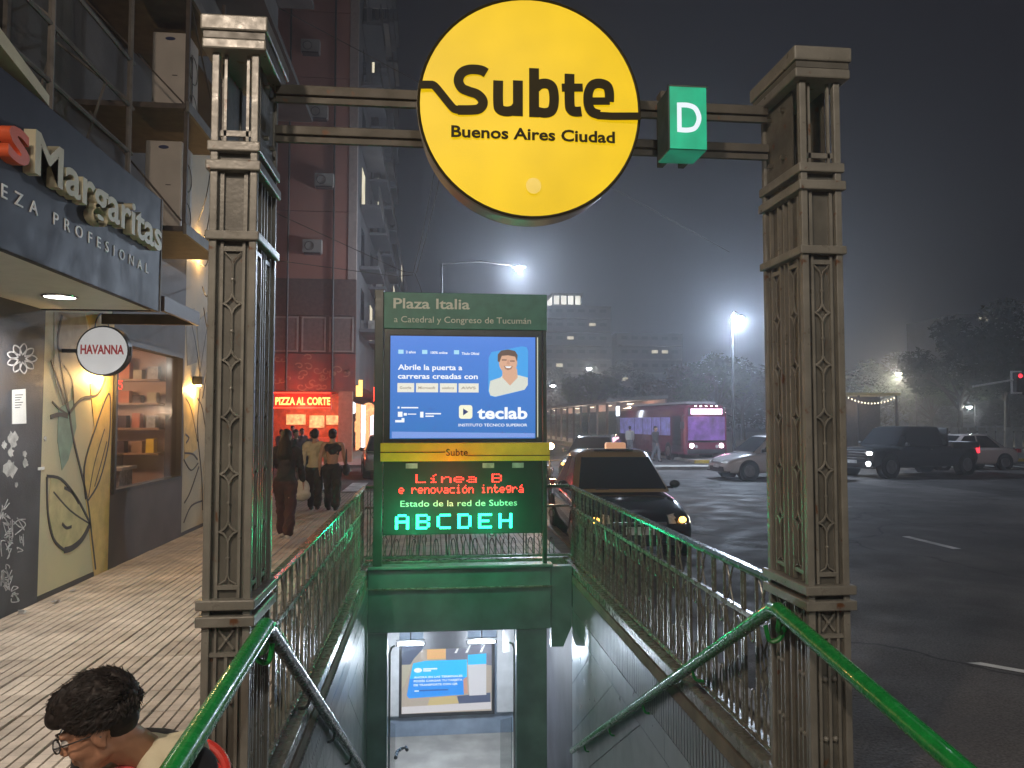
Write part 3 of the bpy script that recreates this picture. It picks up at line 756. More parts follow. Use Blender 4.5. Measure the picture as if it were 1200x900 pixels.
dbx = thing('line_box', 'green lit box with a white D hanging beside the yellow disc', 'sign', (1.215, 3.5, 3.3))
B().bx(-.092, .092, .0, .2, -.152, .152).build('body', M['totem'], dbx, bevel=.004)
B().bx(-.090, .090, -.003, -.0005, -.150, .150).build('face', M['dgreen'], dbx)
B().bx(-.088, .088, .006, .19, -.156, -.1525).build('under_face', emit('dim green acrylic', (0, .30, .16), .42, .3, 8), dbx)
B().bx(-.096, .096, -.004, .012, .150, .158).build('rim', M['totem'], dbx); B().bx(-.098, -.0925, -.004, .012, -.155, .158).build('rim', M['totem'], dbx)
B().ribbon(cr([(-.045, .06), (.0, .06), (.035, .045), (.052, 0), (.035, -.045), (0, -.06), (-.045, -.06)]), .022, 'xz', -.008, -.0035).build('lettering', M['white_lit'], dbx)
B().ribbon([(-.045, .0705), (-.045, -.0705)], .020, 'xz', -.0085, -.0035).build('lettering', M['white_lit'], dbx)
B().bx(-.012, .012, .19, .235, -.10, .17).build('bracket', M['beam'], dbx)

# ------------------------------------------------------------------ railings
def railing(label, p0, ang, n_units, unit, length, green_top=True):
    t = thing('iron_railing', label, 'railing', p0, ang, group='cast iron railings round the stairwell')
    # local x runs along the railing
    tr = B()
    prof = [(-.028, 1.0), (-.028, 1.012), (-.018, 1.03), (.018, 1.03), (.028, 1.012), (.028, 1.0)]
    tr.loft([[(x, y, z) for y, z in prof] for x in (0, length)]); tr.build('top_rail', M['rail_top'], t)
    B().bx(0, length, -.012, .012, .985, .999).build('rail', M['iron'], t)
    B().bx(0, length, -.014, .014, .735, .765).build('mid_rail', M['iron'], t)
    B().bx(0, length, -.02, .02, .10, .13).build('bottom_rail', M['iron'], t)
    B().bx(0, length, -.095, .095, 0.0, .085).build('plinth', M['iron'], t, bevel=.01)
    bt = B()
    for i in range(int(length / .11)): bt.ell((.05 + i * .11, 0, .112), (.018, .03, .014), nu=6, nv=4)
    bt.build('rivet_row', M['iron'], t, kind='stuff')
    bar0 = B().bx(-.0075, .0075, -.009, .009, .131, .734).build('bar', M['iron'], t, loc=(.03, 0, 0))
    fr0 = B().bx(-.006, .006, -.008, .008, .766, .984).build('frieze_bar', M['iron'], t, loc=(.03, 0, 0))
    # scroll: two rods swelling round a lozenge, rings above and below
    s = B(); s2 = B()
    for sg in (-1, 1):
        s.tube(cr([(sg * .012, 0, .131), (sg * .012, 0, .27), (sg * .030, 0, .345), (sg * .012, 0, .385), (sg * .042, 0, .44), (sg * .012, 0, .495), (sg * .030, 0, .535), (sg * .014, 0, .60), (sg * .045, 0, .66), (sg * .075, 0, .734)], 3), .0065, 5)
    s.tube([(0, 0, .40), (.018, 0, .44), (0, 0, .48), (-.018, 0, .44)], .005, 5, closed=True)
    sc0 = s.build('scroll', M['iron'], t, loc=(.25, 0, 0), smooth=True)
    ring = B().tube([(.036 * math.cos(a * PI / 7), 0, .05 * math.sin(a * PI / 7)) for a in range(14)], .0065, 5, closed=True)
    r0 = ring.build('ring', M['iron'], t, loc=(.12, 0, .66), smooth=True)
    loop = B().tube(cr([(-.028, 0, .134), (-.03, 0, .25), (-.018, 0, .32), (0, 0, .345), (.018, 0, .32), (.03, 0, .25), (.028, 0, .134)], 3), .0062, 5)
    l0 = loop.build('loop', M['iron'], t, loc=(.12, 0, 0), smooth=True)
    xx = B()
    for sg in (-1, 1): xx.tube(cr([(-sg * .05, 0, .768), (-sg * .012, 0, .84), (0, 0, .875), (sg * .012, 0, .91), (sg * .05, 0, .982)], 3), .006, 5)
    xx.ell((0, 0, .875), (.014, .012, .014), nu=6, nv=4)
    x0 = xx.build('frieze_cross', M['iron'], t, loc=(.25, 0, 0), smooth=True)
    first = True
    for u in range(n_units):
        o = u * unit
        xs_b = [.03, .07, unit - .02 if False else .385]
        for k, x in enumerate((.03, .065, .17, .335)):
            if u or k: inst(bar0, t, (o + x, 0, 0))
        for k, x in enumerate((.03, .065, .335)):
            if u or k: inst(fr0, t, (o + x, 0, 0))
        if u:
            inst(sc0, t, (o + .25, 0, 0)); inst(r0, t, (o + .12, 0, .66)); inst(l0, t, (o + .12, 0, 0)); inst(x0, t, (o + .25, 0, 0))
        inst(r0, t, (o + .40, 0, .66)); inst(l0, t, (o + .40, 0, 0)); inst(r0, t, (o + .12, 0, .42)) if u % 2 else None
    return t
M['rail_top'] = paint_worn('worn green top rail', (0.05, 0.13, 0.075), 0.24)
railing('long cast iron railing on the pavement side of the stairs beside the passers-by', (-.84, 3.835, 0), PI / 2, 13, .47, 6.12)
railing('long cast iron railing on the road side of the stairs beside the black taxi', (1.81, 3.835, 0), PI / 2, 13, .47, 6.12)
railing('short cast iron railing closing the far end of the stairwell under the screen', (-.83, 10.0, 0), 0, 5, .5, 2.63)

# handrails
def handrail(label, pts_up, pts_dn, m_dn, side):
    t = thing('handrail', label, 'handrail')
    B().tube(pts_up, .036, 16).build('tube', M['green'], t, smooth=True)
    B().tube(pts_dn, .034, 16).build('tube', m_dn, t, smooth=True)
    p = Vector(pts_up[-1])
    B().cyl(p + Vector((0, 0, -.035)), (p.x, p.y, 0.0), .028, n=12).build('post', M['green'], t, smooth=True)
    a = Vector(pts_up[0]); q = B()
    q.tube(cr([(a.x, a.y - .02, a.z - .04), (a.x, a.y + .0, a.z - .09), (a.x + side * .03, a.y + .04, a.z - .12), (a.x + side * .08, a.y + .08, a.z - .10)], 4), .014, 8)
    q.tube(cr([(a.x, a.y + .14, a.z - .11), (a.x + side * .01, a.y + .12, a.z - .18), (a.x + side * .05, a.y + .10, a.z - .17), (a.x + side * .08, a.y + .10, a.z - .12)], 4), .012, 8)
    q.build('bracket', M['green'], t, smooth=True)
    b0 = Vector(pts_dn[-2]); e1 = Vector(pts_dn[-1])
    for k in range(1, 5):
        c = b0.lerp(e1, k / 4.6)
        B().tube(cr([(c.x, c.y, c.z - .03), (c.x + side * .02, c.y, c.z - .09), (c.x + side * .07, c.y, c.z - .10)], 3), .010, 6).build('bracket', m_dn, t, smooth=True)
handrail('handrail beside the seated man, bright green above and black down the stairs', [(-.68, 3.33, 1.0), (-.68, 2.19, .92), (-.68, 1.35, .86)], [(-.68, 3.31, .985), (-.68, 3.38, .985), (-.68, 8.9, -2.12)], M['black_steel'], -1)
handrail('all green handrail on the road side of the stairs', [(1.65, 3.56, .955), (1.65, 2.3, .77), (1.65, 1.5, .65)], [(1.65, 3.54, .95), (1.65, 3.62, .945), (1.65, 9.0, -1.97)], M['green'], 1)

# ------------------------------------------------------------------ totem over the tunnel mouth
tt = thing('info_totem', 'dark information frame over the tunnel mouth headed Plaza Italia with red and green led text', 'information sign', (0, 9.3, 0))
B().bx(-.68, -.575, .0, .10, .136, 3.44).build('post', M['totem'], tt, bevel=.006)
B().bx(1.36, 1.405, .0, .10, .136, 3.38).build('post', M['totem'], tt, bevel=.006)
B().bx(-.572, 1.41, -.01, .09, 2.97, 3.41).build('header_board', M['header'], tt, bevel=.006)
text('Plaza Italia', M['header_ink'], tt, (-.46, -.011, 3.215), height=.125, width=.92, bold=.018)
text('a Catedral y Congreso de Tucumán', M['header_ink'], tt, (-.45, -.011, 3.045), height=.078, width=1.66)
B().bx(-.565, 1.35, .0, .09, 1.60, 2.968).build('screen_case', M['totem'], tt, bevel=.006)
B().bx(1.285, 1.297, -.012, -.001, 1.66, 2.88).build('edge_light', emit('pale edge strip', (.75, .78, .62), .8), tt)
B().bx(-.60, 1.44, -.02, .09, 1.375, 1.595).build('yellow_band', M['yellow'], tt, bevel=.004)
B().bx(-.60, .17, -.024, -.021, 1.478, 1.487).build('band_line', M['disc_ink'], tt); B().bx(.44, 1.44, -.024, -.021, 1.435, 1.443).build('band_line', M['disc_ink'], tt)
text('Subte', M['disc_ink'], tt, (.18, -.021, 1.44), height=.085, width=.26)
B().bx(-.565, 1.35, .01, .09, .50, 1.372).build('led_case', M['led_back'], tt, bevel=.004)
for x in (-.30, .62, .98): B().bx(x, x + .14, -.004, .009, 1.29, 1.35).build('sticker', M['paper'], tt)
text('Estado de la red de Subtes', M['header_ink'], tt, (-.36, .009, .835), height=.075, width=1.40)
FONT = {'A': '0111010001100011111110001', 'B': '1111010001111101000111110', 'C': '0111110000100001000001111', 'D': '1111010001100011000111110', 'E': '1111110000111101000011111', 'H': '1000110001111111000110001'}
FONT = {
 'A': ['01110', '10001', '10001', '11111', '10001', '10001', '10001'], 'B': ['11110', '10001', '10001', '11110', '10001', '10001', '11110'],
 'C': ['01111', '10000', '10000', '10000', '10000', '10000', '01111'], 'D': ['11110', '10001', '10001', '10001', '10001', '10001', '11110'],
 'E': ['11111', '10000', '10000', '11110', '10000', '10000', '11111'], 'H': ['10001', '10001', '10001', '11111', '10001', '10001', '10001'],
 'L': ['10000', '10000', '10000', '10000', '10000', '10000', '11111'], 'í': ['00010', '00100', '00000', '01100', '00100', '00100', '01110'],
 'i': ['00100', '00000', '01100', '00100', '00100', '00100', '01110'], 'n': ['00000', '00000', '10110', '11001', '10001', '10001', '10001'],
 'e': ['00000', '00000', '01110', '10001', '11111', '10000', '01110'], 'a': ['00000', '00000', '01110', '00001', '01111', '10001', '01111'],
 'r': ['00000', '00000', '10110', '11001', '10000', '10000', '10000'], 'o': ['00000', '00000', '01110', '10001', '10001', '10001', '01110'],
 'v': ['00000', '00000', '10001', '10001', '10001', '01010', '00100'], 'c': ['00000', '00000', '01111', '10000', '10000', '10000', '01111'],
 'ó': ['00010', '00100', '01110', '10001', '10001', '10001', '01110'], 't': ['01000', '01000', '11110', '01000', '01000', '01001', '00110'],
 'g': ['00000', '01111', '10001', '10001', '01111', '00001', '01110'], 'á': ['00010', '00100', '01110', '00001', '01111', '10001', '01111'],
 '1': ['00100', '01100', '00100', '00100', '00100', '00100', '01110'], '5': ['11111', '10000', '11110', '00001', '00001', '10001', '01110'], ' ': ['00000'] * 7}
def led(s, m, parent, x0, x1, zc, h, y, fill=.82, plane='xz', cells=6):
    n = len(s); adv = (x1 - x0) / (n - (cells - 5) / cells); cw = adv / cells; chh = h / 7
    for i, ch in enumerate(s):
        if ch == ' ': continue
        bb = B()
        for r_, row in enumerate(FONT[ch]):
            for c_, v in enumerate(row):
                if v == '1':
                    a = x0 + i * adv + c_ * cw; z = zc + h / 2 - (r_ + 1) * chh
                    if plane == 'xz': bb.bx(a, a + cw * fill, y - .003, y, z, z + chh * fill)
                    else: bb.bx(y - .003, y, a, a + cw * fill, z, z + chh * fill)
        bb.build('led_letter', m, parent)
led('Línea B', M['led_red'], tt, -.18, .86, 1.17, .105, .008, .7)
led('e renovación integrá', M['led_red'], tt, -.38, 1.12, 1.04, .10, .008, .8)
led('ABCDEH', M['led_green'], tt, -.42, .98, .655, .175, .008, .98, cells=7.6)

lamp(tt, (-.2, -.40, .655), 20, (.02, 1, .38), .05); lamp(tt, (.7, -.40, .655), 20, (.02, 1, .38), .05)
lamp(tt, (.25, -.40, 1.1), 12, (1, .06, .04), .05)
scn = thing('advert_screen', 'lit blue video screen advertising teclab with a smiling man in a white shirt', 'screen', (0, 9.3, 0))
B().bx(-.505, 1.275, -.014, -.002, 1.625, 2.895).build('bezel', M['plastic'], scn)
SX0, SX1, SZ0, SZ1 = -.49, 1.262, 1.645, 2.88
def sblue():
    m, nt, b_ = _nodes('blue screen picture')
    b_.inputs['Base Color'].default_value = (.01, .01, .02, 1); b_.inputs['Roughness'].default_value = .2
    tc = nt.nodes.new('ShaderNodeTexCoord'); sp = nt.nodes.new('ShaderNodeSeparateXYZ'); nt.links.new(tc.outputs['Object'], sp.inputs[0])
    rp = nt.nodes.new('ShaderNodeMapRange'); rp.inputs[1].default_value = SZ0; rp.inputs[2].default_value = SZ1
    nt.links.new(sp.outputs[2], rp.inputs[0])
    mx = nt.nodes.new('ShaderNodeMix'); mx.data_type = 'RGBA'; mx.inputs[6].default_value = (.045, .17, .48, 1); mx.inputs[7].default_value = (.085, .22, .66, 1)
    nt.links.new(rp.outputs[0], mx.inputs[0]); nt.links.new(mx.outputs[2], b_.inputs['Emission Color']); b_.inputs['Emission Strength'].default_value = 1.15
    return m
B().bx(SX0, SX1, -.019, -.015, SZ0, SZ1).build('picture', sblue(), scn)
def sp_(u, v): return (SX0 + (SX1 - SX0) * (u - 20) / 1125, SZ1 - (SZ1 - SZ0) * (v - 48) / 808)
def spoly(pts, m, d=.0215, nm='print'): return B().prism([sp_(*p) for p in pts], 'xz', -d - .0008, -d).build(nm, m, scn)
W_ = M['screen_white'] = emit('screen white', (.9, .93, .97), 1.1)
def stext(s, u, v, wd, h, m=None, bold=.02, d=.0215):
    p = sp_(u, v); return text(s, m or W_, scn, (p[0], -d, p[1]), height=h * (SZ1 - SZ0) / 808, width=wd * (SX1 - SX0) / 1125, bold=bold, ext=.001)
stext('Abrile la puerta a', 78, 315, 495, 42); stext('carreras creadas con', 78, 385, 615, 42)
stext('2 años', 138, 185, 75, 20); stext('100% online', 328, 188, 130, 20); stext('Título Oficial', 568, 193, 135, 20)
for u in (80, 262, 508): spoly([(u, 158), (u + 40, 158), (u + 40, 190), (u, 190)], emit('screen icon', (.4, .75, .95), 1.0), nm='icon')
for (u0, u1), t_ in zip(((75, 203), (217, 387), (400, 532), (545, 700)), ('Google', 'Microsoft', 'salesforce', 'AWS')):
    spoly([(u0, 420), (u1, 420), (u1, 492), (u0, 492)], emit('screen cream', (.85, .83, .72), 1.0), nm='logo_box')
    stext(t_, u0 + 18, 466, (u1 - u0) - 40, 20, emit('screen grey ink', (.42, .36, .28), .9), d=.0235)
stext('teclab', 690, 698, 392, 92, bold=.03); stext('INSTITUTO TÉCNICO SUPERIOR', 545, 760, 535, 22, bold=.01)
def rr(u0, v0, u1, v1, r=20):
    o = []
    for (cx, cy, a0) in ((u1 - r, v0 + r, -90), (u1 - r, v1 - r, 0), (u0 + r, v1 - r, 90), (u0 + r, v0 + r, 180)):
        for k in range(5): a = R(a0 + k * 22.5); o.append((cx + r * math.cos(a), cy + r * math.sin(a)))
    return o
spoly(rr(548, 592, 652, 700), emit('screen pale yellow', (.88, .88, .66), 1.1), nm='logo'); spoly([(580, 618), (620, 645), (580, 674)], emit('screen navy', (.03, .05, .18), 1), .0235, 'logo')
for (u0, v0, u1, v1) in ((78, 605, 92, 620), (105, 608, 235, 618), (80, 645, 115, 685), (125, 655, 148, 675), (155, 660, 220, 667), (250, 645, 275, 690), (290, 655, 410, 665), (290, 675, 355, 685), (60, 710, 130, 728), (108, 695, 130, 712)): spoly([(u0, v0), (u1, v0), (u1, v1), (u0, v1)], W_)
spoly([(35, 800), (1140, 815), (1140, 848), (35, 850)], emit('screen violet bar', (.20, .32, .72), 1.1), .0212)
card = [(778, 215), (800, 170), (1040, 122), (1075, 128), (1088, 160), (1086, 420), (1060, 470), (830, 528), (790, 520), (775, 480)]
spoly(card, emit('portrait blue', (.06, .36, .80), 1.05), .0225, 'portrait_card')
spoly([(790, 400), (870, 372), (890, 350), (1000, 350), (1085, 372), (1085, 430), (1060, 468), (830, 525), (792, 515), (780, 480)], emit('portrait shirt', (.72, .74, .66), 1.0), .0240, 'portrait_shirt')
skin_ = emit('portrait skin', (.72, .42, .28), 1.0)
spoly([(885, 300), (1000, 300), (1005, 372), (945, 436), (885, 372)], skin_, .0250, 'portrait_skin')
spoly([(930 + 72 * math.cos(a * PI / 12), 252 + 88 * math.sin(a * PI / 12)) for a in range(24)], skin_, .0256, 'portrait_skin')
spoly([(848, 245), (848, 190), (875, 158), (930, 148), (985, 160), (1005, 195), (1000, 245), (985, 205), (930, 195), (880, 200), (862, 250)], emit('portrait hair', (.13, .08, .06), 1), .0264, 'portrait_hair')
for a_, b__ in (((880, 228), (918, 236)), ((945, 236), (982, 226))): spoly([a_, (b__[0], a_[1]), (b__[0], a_[1] + 9), (a_[0], a_[1] + 9)], emit('portrait brow', (.2, .1, .07), 1), .0264, 'portrait_eye')
spoly([(895, 280), (968, 280), (955, 305), (930, 314), (908, 305)], emit('portrait beard', (.38, .2, .13), 1), .0264, 'portrait_beard'); spoly([(905, 283), (958, 283), (945, 296), (918, 296)], W_, .0272, 'portrait_smile')
spoly([(924, 232), (938, 232), (945, 268), (918, 268)], emit('portrait nose', (.62, .33, .22), 1), .0264, 'portrait_nose')

# ------------------------------------------------------------------ shopfront building on the pavement side
XW = -4.0
shop = thing('shop_building', 'long dark building with painted cream panels, lit window and steel shelves along the pavement', 'building', (XW, 0, 0))
def wpart(nm, m, y0, y1, z0, z1, x0=-.25, x1=0, **k): return B().bx(x0, x1, y0, y1, z0, z1).build(nm, m, shop, **k)
wpart('wall', M['wall_dark'], -6, 8.42, 0, 4.25)
wpart('mural_panel', M['mural'], 8.424, 10.1, .06, 4.25, x1=-.004)
wpart('wall', M['wall_brown'], 10.104, 12.97, .0, .93); wpart('wall', M['wall_dark'], 10.104, 12.97, 2.93, 4.25)
wpart('wall', M['wall_brown'], 10.104, 10.20, .934, 2.926); wpart('wall', M['wall_brown'], 12.86, 12.97, .934, 2.926)
wpart('mural_panel', M['mural'], 12.974, 16.4, .06, 6.9, x1=-.004)
wpart('wall', M['wall_brown'], 16.404, 20.0, .0, 4.25)
wpart('skirting', M['plastic'], 8.424, 10.1, .0, .056); wpart('skirting', M['plastic'], 12.974, 16.4, .0, .056)
wpart('upper_wall', M['upper_wall'], -6, 12.97, 4.254, 24, x0=-.3, x1=-.01); wpart('upper_wall', M['upper_wall'], 12.974, 20.0, 6.904, 24, x0=-.3, x1=-.01)
wpart('upper_wall', M['upper_wall'], 16.404, 20.0, 4.254, 6.9, x0=-.3, x1=-.01)
B().bx(-8, -.31, 19.7, 20, 0, 24).build('side_wall', M['upper_wall'], shop)
# window with a shop interior behind it
wf = B(); wf.bx(-.12, .03, 10.204, 10.26, .936, 2.924); wf.bx(-.12, .03, 12.80, 12.856, .936, 2.924); wf.bx(-.12, .03, 10.262, 12.798, .936, .985); wf.bx(-.12, .03, 10.262, 12.798, 2.86, 2.924)
wfr = wf.build('window_frame', M['plastic'], shop)
B().bx(-.06, -.05, 10.262, 12.798, .99, 2.858).build('pane', M['shop_glass'], wfr)
M['int_wall'] = mat('warm shop wall', (0.46, 0.31, 0.24), .7, var=.2, scale=1.5)
M['int_wood'] = mat('shop wood', (0.33, 0.19, 0.10), .5, var=.3)
room = B(); room.bx(-3.2, -3.1, 9.9, 13.2, 0, 3.1); room.bx(-3.1, -.26, 9.9, 9.98, 0, 3.1); room.bx(-3.1, -.26, 13.1, 13.2, 0, 3.1); room.bx(-3.1, -.26, 9.98, 13.1, -.05, 0); room.bx(-3.1, -.26, 9.98, 13.1, 3.0, 3.1)
rm_ = room.build('shop_interior', M['int_wall'], shop)
random.seed(19)
for i, zz in enumerate((1.32, 1.72, 2.12, 2.5)):
    B().bx(-3.0, -.32, 12.78, 13.08, zz, zz + .03).build('shelf', M['int_wood'], rm_)
    for k in range(12):
        x_ = -2.95 + k * .22; h_ = random.uniform(.12, .28); B().bx(x_, x_ + random.uniform(.1, .17), 12.84, 13.0, zz + .032, zz + .032 + h_).build('box_of_goods', M[random.choice(('cloth_cream', 'shop_orange', 'paper', 'int_wood', 'yellow', 'cloth_maroon'))], rm_)
B().bx(-2.6, -.6, 12.0, 12.5, 0, 1.12).build('display_case', M['paper'], rm_); B().bx(-2.65, -.55, 11.95, 12.55, 1.122, 1.17).build('counter_top', M['soffit'], rm_)
for k in range(3): B().bx(-2.4 + .7 * k, -2.1 + .7 * k, 12.1, 12.4, 1.172, 1.36).build('jar', M['glass_clear'], rm_)
B().bx(-1.7, -1.2, 10.6, 12.4, .0, 1.35).build('counter', M['int_wood'], rm_); B().bx(-1.75, -1.15, 10.55, 12.45, 1.355, 1.41).build('counter_top', M['soffit'], rm_)
for i in range(4): B().bx(-3.05, -2.75, 10.3, 12.9, .9 + .45 * i, .94 + .45 * i).build('shelf', M['int_wood'], rm_)
random.seed(9)
gm = [mat('shelf goods %d' % i, c, .5, var=.2) for i, c in enumerate([(.5, .4, .25), (.35, .1, .06), (.55, .5, .45), (.2, .15, .1)])]
for i in range(3):
    for k in range(11):
        h_ = random.uniform(.12, .3); y_ = 10.35 + k * .23
        B().bx(-3.0, -2.82, y_, y_ + random.uniform(.1, .18), .942 + .45 * i, .942 + .45 * i + h_).build('box_of_goods', gm[(i * 5 + k * 3) % 4], rm_)
led('E 15', M['led_red'], shop, 10.55, 11.25, 2.36, .13, -.30, .9, plane='yz')  # glowing letters added behind the pane to stand for reflected led text
sl = thing('assumed_shop_pendant', 'assumed warm pendant lamp inside the lit shop window', 'lamp', (-5.1, 11.6, 2.55))  # unseen lamp, assumed from the glow of the window
B().loft([[(r * math.cos(a * PI / 6), r * math.sin(a * PI / 6), z) for a in range(12)] for r, z in ((.17, 0), (.13, .08), (.04, .14))]).build('lamp_shade', M['int_wood'], sl)
B().ell((0, 0, -.02), (.06, .06, .06)).build('bulb', M['lamp_warm'], sl); B().cyl((0, 0, .14), (0, 0, .44), .006, n=5).build('cord', M['plastic'], sl)
lamp(sl, (0, 0, -.12), 80, (1, .70, .50), .12)
# mural drawings (flat print on the wall)
def wp(zx, zy):      # a point of the painted wall
    p = atx(zx / 2.368, 340 + zy / 2.368, XW); return (p.y, p.z)
PM1 = shop
def wline(pts, w, m=None, nm='mural_line', d=.004):
    B().ribbon([wp(*p) for p in cr(pts, 4)], w * 1.55, 'yz', -.002, d).build(nm, m or M['mural_ink'], shop)
def wpoly(pts, m, d=.0015): B().prism([wp(*p) for p in pts], 'yz', -.003, d).build('mural_patch', m, shop)
wpoly([(240, 70), (318, 66), (312, 300), (298, 790), (262, 800), (240, 600), (232, 500), (262, 380), (250, 260), (285, 240), (262, 150)], M['mural_yellow'], .0012)
wpoly([(150, 60), (236, 66), (258, 200), (215, 235), (175, 320), (150, 240)], M['mural_grey'], .0014)
wpoly([(162, 330), (205, 300), (212, 380), (190, 470), (172, 500), (160, 420)], M['mural_teal'], .0016)
wpoly([(140, 520), (165, 525), (215, 585), (248, 650), (215, 700), (180, 722), (150, 690), (135, 620)], mat('mural pale leaf', (.50, .43, .22), .6, var=.2), .0018)
for pts, w in (([(172, 70), (160, 140), (172, 220), (190, 330), (205, 420), (240, 570), (255, 690), (265, 775)], .022),
               ([(238, 580), (234, 490), (262, 390), (300, 288), (306, 340), (300, 430), (275, 530), (243, 585)], .018), ([(245, 575), (262, 480), (290, 385)], .010), ([(262, 545), (283, 470), (296, 420)], .010),
               ([(130, 518), (133, 620), (148, 690), (178, 722)], .020), ([(178, 722), (200, 715), (228, 690), (250, 648)], .045), ([(250, 648), (215, 580), (170, 525), (130, 516)], .020),
               ([(148, 560), (195, 612), (248, 648)], .012), ([(178, 548), (200, 562), (218, 592)], .022), ([(172, 648), (184, 660), (198, 656)], .022),
               ([(190, 345), (225, 303), (270, 290), (293, 245)], .022), ([(142, 195), (165, 262), (190, 340)], .016), ([(145, 310), (165, 330), (188, 345)], .014), ([(140, 352), (165, 345), (188, 350)], .03),
               ([(262, 110), (268, 80), (283, 66), (297, 85), (305, 115)], .016), ([(205, 330), (200, 250), (178, 210)], .012)): wline(pts, w)
for pts, w in (([(528, 80), (545, 160), (556, 260), (548, 380), (560, 520), (562, 610)], .02), ([(515, 300), (530, 330), (548, 420)], .016), ([(512, 452), (535, 455), (548, 470)], .02), ([(514, 400), (524, 410), (516, 424)], .02),
               ([(512, 590), (528, 560), (552, 490)], .018), ([(510, 645), (530, 600), (560, 585)], .018), ([(562, 300), (572, 240), (578, 180)], .02), ([(548, 300), (562, 330), (575, 420)], .016), ([(575, 100), (562, 180), (552, 250)], .018), ([(510, 470), (530, 500), (550, 480)], .014)): wline(pts, w)
wpoly([(545, 90), (575, 60), (585, 200), (560, 260)], M['mural_grey'], .0014); wpoly([(508, 290), (535, 300), (548, 440), (512, 470)], M['mural_yellow'], .0014)
wpoly([(515, 60), (540, 50), (548, 200), (520, 210)], M['mural_grey'], .0013)
# graffiti, poster, torn paper on the dark wall
def wscr(pts, w, m=None): B().ribbon([wp(*p) for p in cr(pts, 4)], w, 'yz', -.002, .003).build('graffiti', m or M['chalk'], shop)
for a in range(9):
    th = a * 2 * PI / 9; c, s = math.cos(th), math.sin(th); cx, cy = 60, 190
    wscr([(cx + 10 * c, cy + 10 * s), (cx + 28 * c - 9 * s, cy + 28 * s + 9 * c), (cx + 42 * c, cy + 42 * s), (cx + 28 * c + 9 * s, cy + 28 * s - 9 * c), (cx + 10 * c, cy + 10 * s)], .014)
random.seed(21)
for (cx, cy, rx, ry, n) in ((38, 655, 36, 42, 9), (15, 700, 22, 40, 6), (20, 800, 28, 45, 8), (8, 600, 20, 40, 4), (62, 700, 16, 30, 3), (30, 845, 30, 22, 4)):
    for k in range(n):
        x0 = cx + random.uniform(-.6, .6) * rx; y0 = cy + random.uniform(-.5, .5) * ry
        wscr([(x0 + random.uniform(-.5, .5) * rx, y0 + random.uniform(-.7, .7) * ry) for _ in range(4)], .009)
def patch(cx, cy, r, m, n=16, sq=1.6):
    B().prism([wp(cx + r * random.uniform(.5, 1.1) * math.cos(2 * PI * i / n), cy + sq * r * random.uniform(.5, 1.1) * math.sin(2 * PI * i / n)) for i in range(n)], 'yz', -.002, .002).build('torn_paper', m, shop)
for (cx, cy, r) in ((35, 415, 16), (28, 495, 20), (70, 480, 9), (12, 430, 8), (68, 455, 7), (45, 540, 6), (126, 412, 5), (30, 450, 10)): patch(cx, cy, r, M['paper'])
B().prism([wp(33, 277), wp(70, 274), wp(72, 370), (wp(33, 372))], 'yz', -.002, .0045).build('notice', M['letter_white'], shop)
for k in range(6): B().prism([wp(40, 290 + k * 7), wp(62 - (k % 3) * 4, 289 + k * 7), wp(62 - (k % 3) * 4, 291.5 + k * 7), wp(40, 292.5 + k * 7)], 'yz', .004, .0055).build('notice_line', M['cloth_grey'], shop)
B().prism([wp(105, 492), wp(122, 490), wp(122, 498), wp(105, 500)], 'yz', -.002, .006).build('switch_plate', M['letter_white'], shop)
# fascia canopy
cn = thing('shop_canopy', 'deep navy shop canopy with raised cream letters over the graffitied wall', 'canopy', (-2.85, 0, 0))
B().bx(-.06, 0, -6, 8.38, 3.0, 4.2).build('fascia_board', M['fascia'], cn, bevel=.006)
B().bx(-1.148, -.062, 8.32, 8.38, 3.0, 4.2).build('end_board', M['fascia'], cn)
B().bx(-1.148, -.062, -6, 8.318, 3.01, 3.05).build('soffit', M['soffit'], cn); B().bx(-1.148, -.062, -6, 8.318, 4.14, 4.19).build('top_board', M['fascia'], cn)
B().bx(-.004, .008, 8.365, 8.388, 3.0, 4.2).build('corner_trim', M['steel_pale'], cn)
text('Margaritas', M['letter_cream'], cn, (.0, 5.62, 3.60), rot=(PI / 2, 0, PI / 2), height=.31, width=2.55, ext=.08, bold=.018)
text('s', M['letter_orange'], cn, (.0, 5.28, 3.60), rot=(PI / 2, 0, PI / 2), height=.34, width=.27, ext=.08, bold=.02)
text('EZA PROFESIONAL', M['letter_white'], cn, (.001, 5.36, 3.34), rot=(PI / 2, 0, PI / 2), height=.098, width=2.66, ext=.006, space=2.0)
B().prism([(4.9, 4.45), (6.0, 4.22), (6.0, 4.30), (4.9, 4.58)], 'yz', -.3, -.02).build('top_bracket', M['letter_cream'], cn)
dl = thing('downlight', 'round white recessed downlight in the pale canopy soffit', 'downlight', (-3.42, 7.45, 3.009))
B().cyl((0, 0, -.012), (0, 0, .0), .13, n=24).build('diffuser', M['lamp_down'], dl); B().tube([(.14 * math.cos(a * PI / 12), .14 * math.sin(a * PI / 12), -.005) for a in range(24)], .012, 6, closed=True).build('trim', M['chrome'], dl, smooth=True)
lamp(dl, (0, 0, -.05), 200, (1, .96, .9), .12, spot=150)
dl_added = dup(dl, loc=(-3.42, 4.4, 3.009), label='added unseen round white recessed downlight in the soffit, out towards the near end of the canopy')  # copy of the downlight, added beyond the edge of the view
